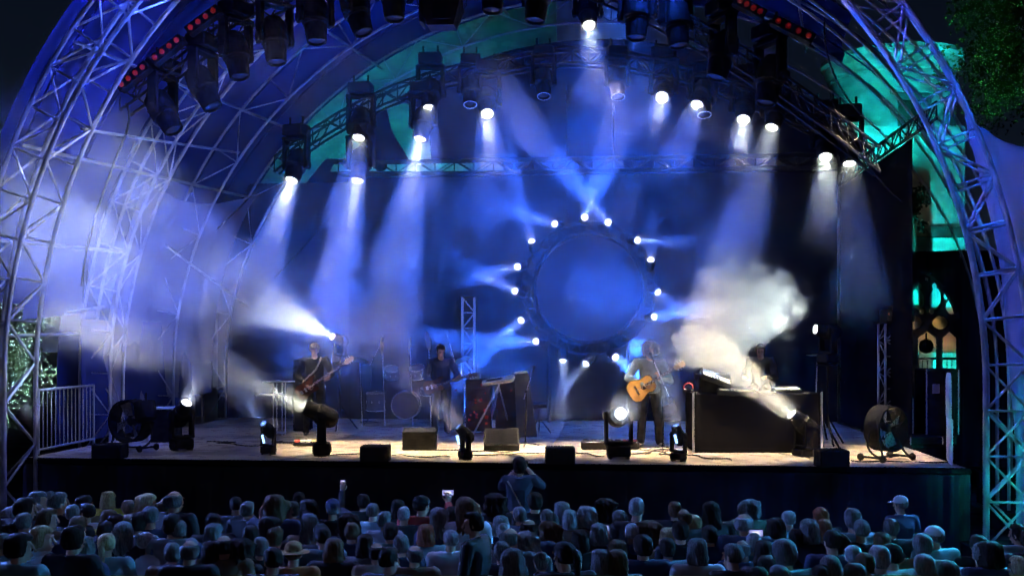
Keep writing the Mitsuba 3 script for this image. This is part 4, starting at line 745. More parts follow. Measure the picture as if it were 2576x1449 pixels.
def hand(wrist, aim, palm, curl=.8, side=1, spread=.10, k=1.0):
    """Palm, four fingers of unequal length bent at their knuckles, and a thumb from the side of the palm. aim: along the hand; palm: where the palm faces; side: which way the thumb points."""
    a = unit(aim); n_ = unit(np.asarray(palm) - a * (np.asarray(palm) @ a)); s = np.cross(n_, a) * side; w = np.asarray(wrist, float); out = []
    kn = [w + a * .088 * k + s * (.030 - .020 * i) * k for i in range(4)]
    out.append(m3.Manifold.hull_points(np.vstack([eb(w, .024 * k), eb(kn[0], .014 * k), eb(kn[3], .013 * k), eb(w + a * .03 * k + s * .022 * k, .016 * k)])))
    for i, L in enumerate((.070, .079, .074, .058)):
        p, d = kn[i], unit(a + s * spread * (1.5 - i) * .5); r = .0098 * k
        for j, f in enumerate((.45, .32, .25)):
            ang = curl * (.55 + .25 * j); d2 = unit(d * math.cos(ang) + n_ * math.sin(ang)); q_ = p + d2 * L * f * k; out.append(hull((p, r), (q_, r * .92))); nn_ = unit(n_ * math.cos(ang) - d * math.sin(ang)); p, d, n_2 = q_, d2, nn_; r *= .93
            n_ = n_2
        n_ = unit(np.asarray(palm) - a * (np.asarray(palm) @ a))
    t0 = w + a * .028 * k + s * .024 * k; t1 = t0 + unit(s * .8 + a * .7 + n_ * .3) * .042 * k; t2 = t1 + unit(a * .9 + n_ * (.3 + .5 * curl) + s * .1) * .034 * k
    out += [hull((t0, .0135 * k), (t1, .0115 * k)), hull((t1, .0115 * k), (t2, .0095 * k))]
    return out
def shell(sections, n=40, noise=.004, freq=55, seed=0, face=55, z_face=.06, flat=0.0):
    """Hair: a closed shell of rings (z, width, depth, y shift) from the crown down, kept inside the head where the face is."""
    r = np.random.default_rng(seed); zs = [s[0] for s in sections]; v = []; ph = np.linspace(0, 2 * math.pi, n, endpoint=False)
    st_ = r.random(n) * noise * 2
    for z, w, d, y in sections:
        for j, a in enumerate(ph):
            face_in = abs(math.degrees(math.atan2(math.sin(a), math.cos(a)))) < face and z < z_face
            k = 1 + (st_[j] * 1.6 + r.normal() * noise * 1.2) / .09; f = .62 if face_in else 1.0
            v.append((math.sin(a) * w * k * f, math.cos(a) * d * k * f + y, z + r.normal() * noise * .4))
    if noise > .001: v = [tuple(np.array(q_) * (1 + 2.2 * noise / .09 * (b_ - .5))) for q_, b_ in zip(v, meshkit.fbm(np.array(v) * 24 + seed * 7, 3, seed))]
    m = len(sections); v += [(0, sections[0][3], zs[0] + .004), (0, sections[-1][3], zs[-1])]
    fs = []
    for i in range(m - 1):
        for j in range(n):
            a, b = i * n + j, i * n + (j + 1) % n; fs += [(a, a + n, b), (b, a + n, b + n)]
    for j in range(n): fs += [(m * n, j, (j + 1) % n), (m * n + 1, (m - 1) * n + (j + 1) % n, (m - 1) * n + j)]
    return trimesh.Trimesh(np.array(v), fs, process=False)
crown = [(.136, .018, .02, -.01), (.130, .046, .056, -.01), (.112, .068, .084, -.012), (.085, .081, .101, -.014), (.055, .087, .108, -.014), (.02, .088, .110, -.016)]
def dome(k, z, dz=0): return [(a + dz if a > .05 else a, b * k, c * k, d) for a, b, c, d in crown if a >= z]
HAIRS = {
    'short': shell(dome(1.0, .0) + [(-.02, .083, .106, -.018), (-.05, .074, .094, -.022), (-.075, .06, .074, -.026), (-.08, .03, .04, -.03)], seed=1, noise=.003),
    'neat': shell(dome(.98, .0) + [(-.01, .080, .104, -.018), (-.035, .070, .088, -.024), (-.05, .045, .06, -.03)], seed=2, noise=.0015, face=62, z_face=.075),
    'balding': shell([(.07, .070, .09, -.02), (.055, .086, .106, -.018), (.03, .089, .110, -.018), (.0, .088, .110, -.018), (-.03, .082, .102, -.02), (-.06, .068, .084, -.024), (-.07, .04, .05, -.03)], seed=3, noise=.003, face=70, z_face=.2),
    'bob': shell(dome(1.09, .0, .006) + [(-.02, .098, .118, -.016), (-.06, .104, .120, -.018), (-.10, .106, .116, -.02), (-.13, .098, .104, -.022), (-.135, .05, .06, -.024)], seed=4, noise=.004),
    'long': shell(dome(1.06, .0, .004) + [(-.02, .094, .114, -.02), (-.08, .100, .110, -.028), (-.14, .112, .098, -.042), (-.20, .122, .082, -.056), (-.27, .118, .070, -.066), (-.33, .09, .05, -.07), (-.335, .05, .03, -.07)], seed=5, noise=.006, face=48),
    'curly': shell(dome(1.24, .0, .022) + [(-.02, .118, .134, -.018), (-.06, .120, .130, -.02), (-.10, .110, .112, -.024), (-.125, .08, .08, -.03)], seed=6, noise=.012),
    'frizzy': shell(dome(1.42, .0, .03) + [(-.02, .135, .15, -.02), (-.07, .145, .15, -.024), (-.12, .14, .138, -.028), (-.17, .12, .11, -.034), (-.18, .06, .06, -.04)], seed=7, noise=.014),
}
HAIRS['fluffy'] = shell(dome(1.16, .0, .012) + [(-.02, .112, .122, -.018), (-.05, .108, .112, -.022), (-.08, .09, .09, -.026), (-.09, .05, .05, -.03)], seed=14, noise=.011, face=50, z_face=.098)
HAIRS['ponytail'] = cat_mesh(HAIRS['neat'], tube(np.array([(0, -.115, .05), (0, -.150, .045), (0, -.168, -.01), (.005, -.165, -.10), (.01, -.15, -.19), (.012, -.14, -.235)]), np.array([.016, .028, .034, .032, .022, .008]), 10))
HAIRS['bun'] = cat_mesh(HAIRS['neat'], trimesh.creation.icosphere(2, .048).apply_translation([0, -.10, .105]))
CAP = cat_mesh(shell([(.142, .02, .024, -.008), (.134, .052, .062, -.008), (.112, .078, .094, -.01), (.08, .091, .110, -.012), (.045, .093, .113, -.012), (.03, .092, .112, -.012)], noise=0.0004, face=0), tm(m3.Manifold.hull_points(np.vstack([eb((s * .06, .085, .045), (.012, .012, .006)) for s in (-1, 1)] + [eb((s * .045, .165, .03), (.02, .012, .006)) for s in (-1, 1)]))))
HAT = cat_mesh(CAP, lathe([(.085, .028), (.17, .018), (.172, .024), (.088, .045)], 30).apply_scale([1, 1.12, 1]))
BEANIE = shell([(.152, .02, .02, -.012), (.142, .052, .06, -.012), (.115, .080, .094, -.012), (.075, .093, .112, -.013), (.02, .094, .114, -.014), (-.01, .092, .112, -.014)], noise=.0015, face=60, z_face=.03)
def torso(sk, arms, legs, wrap, k=1.0, belly=0.0):
    """Hulls of a body or, with wrap > 0, of what it wears. sk: joints."""
    w = wrap; o = []
    if w == 0: o += chain((sk['neck'] - np.array([0, 0, .03]), (.062, .06, .05)), (sk['head'] * [1, 1, 1] + np.array([0, -.012, -.06]), (.052, .056, .04)))
    sh = [sk['sh_r'], sk['sh_l']]
    o += [m3.Manifold.hull_points(np.vstack([eb(sk['chest'], (.158 * k + w, .112 * k + w, .12)), eb(sk['sh_r'] * .86 + sk['sh_l'] * .14, (.055 + w, .058 + w, .05 + w)), eb(sk['sh_l'] * .86 + sk['sh_r'] * .14, (.055 + w, .058 + w, .05 + w)), eb(sk['neck'] - np.array([0, .012, .035]), (.062 + w, .06 + w, .04))])),
          hull((sk['chest'], (.155 * k + w, .112 * k + w, .11)), (sk['waist'], (.142 * k + w + belly * .4, .105 * k + w + belly, .09))), hull((sk['waist'], (.142 * k + w + belly * .4, .105 * k + w + belly, .08)), (sk['pelvis'], (.158 * k + w, .115 * k + w, .09)))]
    if arms:
        for s in 'rl':
            o += chain((sk['sh_' + s], .058 * k + w), (sk['el_' + s], .044 * k + w), (sk['wr_' + s], (.034 if w else .028) * k + w * .7))
    return o
def legs(sk, w, k=1.0):
    o = []
    for s in 'rl': o += chain((sk['hip_' + s], .088 * k + w), (sk['kn_' + s], .060 * k + w), (sk['an_' + s], (.052 if w else .040) * k + w))
    return o + [hull((sk['pelvis'], (.155 * k + w, .112 * k + w, .08)), (sk['hip_r'], .085 * k + w)), hull((sk['pelvis'], (.155 * k + w, .112 * k + w, .08)), (sk['hip_l'], .085 * k + w))]
def feet(sk, r=.042):
    return [hull((sk['an_' + s] + np.array([0, -.03, -.045]), (r, r, .035)), (sk['an_' + s] + np.array([0, .06, -.045]) + sk.get('toe_' + s, 0), (r * 1.05, r, .03)), ((sk['an_' + s] + np.array([0, .14, -.052]) + sk.get('toe_' + s, 0)), (r * .8, r, .024))) for s in 'rl']
A_ = np.array
def seated(**k):
    sk = dict(head=A_([0, .03, 1.215]), neck=A_([0, -.01, 1.075]), chest=A_([0, -.02, .91]), waist=A_([0, 0, .70]), pelvis=A_([0, 0, .55]), sh_r=A_([.20, -.015, 1.03]), sh_l=A_([-.20, -.015, 1.03]), el_r=A_([.25, .05, .73]), el_l=A_([-.25, .05, .73]), wr_r=A_([.10, .28, .66]), wr_l=A_([-.10, .28, .66]),
              hip_r=A_([.10, .03, .52]), hip_l=A_([-.10, .03, .52]), kn_r=A_([.13, .44, .50]), kn_l=A_([-.13, .44, .50]), an_r=A_([.13, .42, .10]), an_l=A_([-.13, .42, .10])); sk.update({a: A_(b, float) for a, b in k.items()}); return sk
def standing(**k):
    sk = dict(head=A_([0, .03, 1.63]), neck=A_([0, -.01, 1.475]), chest=A_([0, -.02, 1.31]), waist=A_([0, 0, 1.10]), pelvis=A_([0, 0, .96]), sh_r=A_([.19, -.015, 1.415]), sh_l=A_([-.19, -.015, 1.415]), el_r=A_([.27, .0, 1.13]), el_l=A_([-.27, .0, 1.13]), wr_r=A_([.24, .16, .93]), wr_l=A_([-.24, .16, .93]),
              hip_r=A_([.095, .0, .90]), hip_l=A_([-.095, .0, .90]), kn_r=A_([.11, .03, .49]), kn_l=A_([-.11, .03, .49]), an_r=A_([.12, .0, .09]), an_l=A_([-.12, .0, .09])); sk.update({a: A_(b, float) for a, b in k.items()}); return sk
def figure(label, sk, M, head=(0, 0, 0), hair=('short', 'grey'), top='black', low='trouser_dark', hands=(), edge=.03, fine=None, k=1.0, belly=0.0, hat=None, face=False, group=None, bare=0.0, shoe='shoe_leather', wrap=.014, name='person'):
    """One person: a continuous body, with hair, clothes and shoes as its parts. M places it; head = (yaw, pitch, roll)."""
    H = headM(sk['head'], *head); items = [xf(h, H) for h in head_items()] + torso(sk, True, True, 0, k, belly) + legs(sk, 0, k) + feet(sk, .036)
    for h in hands: items += hand(*h[:3], **h[3])
    t = put(name, flesh(items, fine or edge, 4 if fine else 6), 'skin_tone', smooth=True, to=M4(M)); tag(t, label, 'person', group)
    add = lambda n_, m_, mt, sm=True: put(n_, m_, mt, t, smooth=sm, to=M4(M))
    tp = torso(sk, False, True, wrap, k, belly)
    for s in 'rl':
        e, w_ = sk['el_' + s], sk['wr_' + s]; tp += chain((sk['sh_' + s], .058 * k + wrap), (e, .046 * k + wrap), (e + (w_ - e) * (1 - bare if bare else .93), .036 * k + wrap * .8))
    tp.append(hull((sk['pelvis'] + A_([0, 0, .0]), (.165 * k + wrap + belly * .3, .122 * k + wrap + belly * .4, .05)), (sk['pelvis'] - A_([0, 0, .05]), (.162 * k + wrap, .12 * k + wrap, .03))))
    add('jacket' if top in ('black', 'navy', 'brown') else 'shirt', flesh(tp, edge, 5), top if top in scene else 'wear_' + top)
    add('collar', flesh([hull((sk['neck'] + A_([x, y - .012, -.022]), (.02, .02, .018)), (sk['neck'] + A_([x2, y2 - .012, -.022]), (.02, .02, .018))) for (x, y), (x2, y2) in zip(*(lambda c: (c, c[1:]))([(math.sin(a) * .062, -math.cos(a) * .062) for a in np.linspace(-2.5, 2.5, 9)]))], .02, 3), top if top in scene else 'wear_' + top)
    add('trousers', flesh(legs(sk, .012, k), edge * 1.2, 4), low); add('shoes', flesh(feet(sk), edge, 3), shoe)
    if hair: add('hair', HAIRS[hair[0]].copy().apply_transform(H), 'hair_' + hair[1])
    if hat: add({'cap': 'cap', 'hat': 'hat', 'beanie': 'beanie'}[hat[0]], {'cap': CAP, 'hat': HAT, 'beanie': BEANIE}[hat[0]].copy().apply_transform(H @ (rot(hat[2]) if len(hat) > 2 else np.eye(4))), hat[1])
    if face:
        put_ = lambda n_, m_, mt: add(n_, m_.apply_transform(H), mt)
        for s in (-1, 1):
            put_('eye', trimesh.creation.icosphere(2, 1).apply_scale([.014, .007, .007]).apply_translation([s * .032, .088, .012]), 'eye_dark'); put_('eyebrow', trimesh.creation.icosphere(2, 1).apply_scale([.02, .008, .005]).apply_translation([s * .033, .094, .034]), 'hair_' + (hair[1] if hair else 'grey'))
        put_('mouth', trimesh.creation.icosphere(2, 1).apply_scale([.024, .008, .006]).apply_translation([0, .096, -.066]), 'lip_tone')
        if face == 'beard': put_('beard', shell([(-.05, .058, .085, .028), (-.075, .06, .088, .022), (-.105, .045, .078, .02), (-.13, .022, .05, .03)], noise=.004, seed=5, face=0), 'hair_' + hair[1])
    return t
def place(x, y, z, yaw, s=1.0):
    M = rot(yaw); M = M.copy(); M[:3, :3] *= s; M[:3, 3] = (x, y, z); return M
# instruments, in the frame of their player: x along the neck, z out of the top
def outline(pts): 
    from scipy.interpolate import splprep, splev
    t_, _ = splprep(np.array(pts + pts[:1]).T, s=0, per=True); return Polygon(np.array(splev(np.linspace(0, 1, 90)[:-1], t_)).T).buffer(0)
def guitar(label, category, M, body_c, neck_d, face_n, shape, thick, neck_l, mats, acoustic, sc=1.0, group=None, cable_=True):
    R = M[:3, :3]; x = unit(R @ unit(neck_d)); z = R @ np.asarray(face_n, float); z = unit(z - x * (z @ x)); o = (M @ np.r_[body_c, 1])[:3]; y = np.cross(z, x); t = thing('guitar' if acoustic != 'bass' else 'bass_guitar', label, category, group)
    pg = outline([(a * sc, b * sc) for a, b in shape]); m = trimesh.creation.extrude_polygon(pg, thick, engine='earcut'); m.apply_translation([0, 0, -thick / 2]); put('body', move(m, o, x=x, z=z), mats[0], t)
    x1 = max(a for a, b in shape) * sc; L = neck_l; edge_ = cat_mesh(*[tube(np.array([[*p_, s_ * thick / 2] for p_ in np.array(pg.exterior.coords)]), .005, 5) for s_ in (-1, 1)]); put('binding', move(edge_, o, x=x, z=z), mats[2], t)
    put('neck', move(chamfer(L, .048, .028, .008), o + x * (x1 - .06 + L / 2) + z * (thick / 2 - .006), x=x, z=z), mats[1], t); put('fretboard', move(chamfer(L + .10, .05, .008, .002), o + x * (x1 - .11 + L / 2) + z * (thick / 2 + .012), x=x, z=z), 'rosewood', t)
    h0 = o + x * (x1 - .06 + L); hd = trimesh.creation.extrude_polygon(Polygon([(0, -.024), (.05, -.045), (.17, -.05), (.20, -.02), (.19, .03), (.06, .045), (0, .024)]).buffer(.006), .018, engine='earcut'); put('headstock', move(hd, h0 + z * (thick / 2 - .012), x=unit(x - z * .18), z=unit(z + x * .18)), mats[1], t)
    for k in range(3):
        for s in (-1, 1): rod('peg', h0 + x * (.05 + .05 * k) + y * s * .03 + z * thick / 2, h0 + x * (.05 + .05 * k) + y * s * .075 + z * thick / 2, .008, 'chrome', t)
    if acoustic is True:
        put('sound_hole', move(lathe([(0, .0), (.048, .0), (.05, -.002), (0, -.002)], 24), o + x * (x1 - .19) + z * (thick / 2 + .003), x=x, z=z), 'eye_dark', t); put('bridge', move(chamfer(.03, .16, .012, .004), o - x * .10 + z * (thick / 2 + .006), x=x, z=z), 'rosewood', t)
    else:
        for q_ in (-.06, .06): put('pickup', move(chamfer(.035, .085, .012, .003), o + x * q_ + z * (thick / 2 + .006), x=x, z=z), 'chrome' if q_ < 0 else 'black_plastic', t)
        put('bridge', move(chamfer(.05, .07, .012, .003), o - x * .15 + z * (thick / 2 + .006), x=x, z=z), 'chrome', t)
    for k in range(4): rod('string', o - x * .12 + y * (-.018 + .012 * k) + z * (thick / 2 + .02), h0 + x * .03 + y * (-.014 + .0095 * k) + z * (thick / 2 + .018), .0012, 'chrome', t)
    return t
BASS = [(-.26, .0), (-.23, .12), (-.12, .155), (.0, .13), (.08, .14), (.18, .165), (.235, .14), (.16, .07), (.13, .0), (.16, -.06), (.17, -.12), (.10, -.135), (.0, -.115), (-.12, -.15), (-.23, -.12)]
ACOU = [(-.25, 0), (-.23, .14), (-.12, .195), (.0, .15), (.06, .135), (.14, .15), (.22, .11), (.235, 0), (.22, -.11), (.14, -.15), (.06, -.135), (.0, -.15), (-.12, -.195), (-.23, -.14)]
mat('sunburst', blotch((.10, .025, .012), (.05, .012, .008), 7), .25)
# the bassist
Yb = 19.45; M = place((792 - CX) / F * Yb, Yb, DECK, math.pi + .12, 1.02)
sk = standing(head=(.0, .10, 1.60), neck=(0, .01, 1.465), sh_r=(.2, 0, 1.40), sh_l=(-.2, 0, 1.41), el_r=(.30, -.02, 1.12), wr_r=(.14, .20, .95), el_l=(-.32, .06, 1.16), wr_l=(-.19, .245, 1.045), an_r=(.16, .0, .09), an_l=(-.15, .04, .09), kn_r=(.14, .03, .49), kn_l=(-.13, .05, .49), chest=(0, -.01, 1.30))
figure('bassist with bright cropped blond hair and dark shirt, head bowed over the neck', sk, M, (-.25, -.42), ('neat', 'blond'), 'black', hands=[((.13, .215, .945), (-.65, .25, -.35), (0, -1, .1), dict(curl=.55, side=-1)), ((-.20, .262, 1.05), (-.45, .10, .55), (-.2, -1, .2), dict(curl=1.05, side=1))], fine=.014, face=True, wrap=.016)
guitar('dark bass guitar with a pale neck slanting up to the right', 'bass guitar', M, (.10, .215, .90), (-.62, .10, .43), (0, 1, .12), BASS, .042, .66, ('sunburst', 'maple', 'black_plastic'), 'bass')
t = put('guitar_strap', tube(curve([(M @ np.r_[p_, 1])[:3] for p_ in ((.22, .19, .98), (.05, .15, 1.16), (-.06, .135, 1.30), (-.11, .06, 1.455), (-.10, -.08, 1.44), (.02, -.16, 1.2), (.2, -.06, .98))], 40), .018, 6), 'wear_beige', smooth=True); tag(t, 'pale guitar strap over the bassist\'s shoulder', 'strap')
# the second guitarist
Yg = 19.7; M = place((1110 - CX) / F * Yg, Yg, DECK, math.pi + .15, 1.0)
sk = standing(head=(.02, .10, 1.61), neck=(0, .01, 1.47), el_r=(.30, -.04, 1.14), wr_r=(.20, .19, .98), el_l=(-.31, .04, 1.15), wr_l=(-.24, .23, 1.06), chest=(0, -.01, 1.31))
figure('second guitarist in navy shirt, dim purple-lit face looking down at his hands', sk, M, (.25, -.40), ('neat', 'dark'), 'navy', hands=[((.19, .205, .975), (-.6, .25, -.3), (0, -1, .1), dict(curl=.5, side=-1)), ((-.25, .25, 1.07), (-.5, .15, .35), (-.1, -1, .2), dict(curl=.95, side=1))], fine=.015, face=True, k=1.06, belly=.015, wrap=.018)
guitar('reddish electric guitar held level by the second guitarist', 'electric guitar', M, (.14, .215, .95), (-.75, .08, .22), (0, 1, .12), BASS, .042, .5, ('sunburst', 'rosewood', 'black_plastic'), 'electric', .88)
# the singer
Ys_ = 17.35; M = place((1634 - CX) / F * Ys_, Ys_, DECK, math.pi - .02, 1.02)
sk = standing(head=(.0, .09, 1.615), neck=(0, .01, 1.47), el_r=(.36, .02, 1.15), wr_r=(.13, .25, 1.05), el_l=(-.33, .06, 1.10), wr_l=(-.13, .27, 1.13), sh_r=(.205, 0, 1.41), sh_l=(-.205, 0, 1.41), an_r=(.15, .02, .09), an_l=(-.17, -.02, .09), kn_r=(.13, .06, .49), kn_l=(-.14, .02, .49), toe_r=A_([.03, 0, 0]), toe_l=A_([-.04, 0, 0]))
singer = figure('singer with curly grey-white hair and grey shirt at the microphone with an acoustic guitar', sk, M, (.06, -.22), ('fluffy', 'white'), 'shirt_grey', hands=[((.12, .265, 1.045), (-.75, .22, -.25), (0, -1, .15), dict(curl=.45, side=-1)), ((-.12, .29, 1.13), (.1, .15, .75), (.75, -.6, 0), dict(curl=1.0, side=1))], fine=.013, face='beard', k=1.05, wrap=.02, shoe='wear_grey')
guitar('honey-coloured acoustic guitar across the singer\'s body', 'acoustic guitar', M, (.15, .225, 1.0), (-.72, .12, .44), (0, 1, .10), ACOU, .09, .46, ('spruce', 'maple', 'rosewood'), True, .96)
mic_stand('microphone stand in front of the singer\'s mouth', (M @ np.r_[-.14, .62, 0, 1])[:3], (M @ np.r_[-.17, .60, 1.05, 1])[:3], (M @ np.r_[.0, .24, 1.53, 1])[:3])
# the keyboard player
Yq = 18.9; M = place((1914 - CX) / F * Yq, Yq, DECK + .42, math.pi - .35, 1.0)
sk = seated(head=(.0, .08, 1.20), wr_r=(.24, .46, .74), el_r=(.27, .16, .72), wr_l=(-.14, .44, .74), el_l=(-.27, .14, .72))
figure('keyboard player half hidden behind the black riser and its light beam', sk, M, (.1, -.25), ('short', 'dark'), 'black', hands=[((.24, .47, .745), (-.1, .9, -.05), (0, 0, -1), dict(curl=.5, side=-1)), ((-.14, .45, .745), (.1, .9, -.05), (0, 0, -1), dict(curl=.5, side=1))], fine=.016, face=True)
t = thing('keyboard_bench', 'dark bench carrying the keyboard player behind the riser', 'bench'); put('seat', move(chamfer(.6, .4, .08, .02), M[:3, 3] + Z * .40, x=np.array([1.0, 0, 0]), z=Z), 'black_plastic', t)
for s in (-1, 1): put('leg', move(chamfer(.05, .35, .76, .01), M[:3, 3] + A_([s * .25, 0, -.02]), x=np.array([1.0, 0, 0]), z=Z), 'black_steel', t)
put('foot_platform', move(chamfer(.8, .8, .40, .02), M[:3, 3] + (M[:3, :3] @ A_([0, .42, 0])) + A_([0, 0, -.20]), x=np.array([1.0, 0, 0]), z=Z), 'black_paint', t)
# the photographer before the stage
Yf = 13.3; M = place((1306 - CX) / F * Yf, Yf, 0, -.08, .96)
sk = standing(head=(.0, .08, 1.60), el_r=(.30, .20, 1.33), wr_r=(.085, .27, 1.56), el_l=(-.26, .24, 1.30), wr_l=(-.06, .30, 1.55), sh_r=(.20, .02, 1.43), sh_l=(-.19, .02, 1.42))
figure('photographer standing at the stage edge with a camera raised to his face', sk, M, (-.05, .05), ('short', 'dark'), 'photo_shirt', hands=[((.08, .275, 1.565), (-.3, .3, .55), (-1, .2, 0), dict(curl=.8, side=-1)), ((-.055, .30, 1.545), (.2, .4, .4), (.5, .1, 1), dict(curl=.7, side=1))], fine=.016, bare=.6, wrap=.02)
t = thing('photo_camera', 'black camera held up by the photographer', 'camera'); c = (M @ np.r_[.03, .27, 1.615, 1])[:3]; put('body', move(chamfer(.14, .07, .10, .015), c, x=np.array([1.0, 0, 0]), z=Z), 'black_plastic', t); put('lens', move(lathe([(0, 0), (.036, 0), (.04, .02), (.042, .13), (.03, .13), (.03, .11), (0, .11)], 20), c + A_([0, .03, 0]), x=np.array([1.0, 0, 0]), z=np.array([0, 1.0, 0])), 'black_plastic', t, smooth=35)
put('viewfinder', move(chamfer(.05, .06, .03, .008), c + A_([0, 0, .06]), x=np.array([1.0, 0, 0]), z=Z), 'black_plastic', t)
t = thing('camera_bag', 'pale bag hanging at the photographer\'s hip', 'bag'); c = (M @ np.r_[.0, -.19, .88, 1])[:3]; put('pouch', move(chamfer(.20, .14, .30, .04), c, x=np.array([1.0, 0, 0]), z=Z), 'wear_beige', t); put('flap', move(chamfer(.21, .05, .12, .015), c + A_([0, -.06, .10]), x=np.array([1.0, 0, 0]), z=Z), 'straw', t)
rod('strap', c + Z * .14 + A_([.08, 0, 0]), (M @ np.r_[-.15, -.11, 1.43, 1])[:3], .012, 'wear_beige', t)

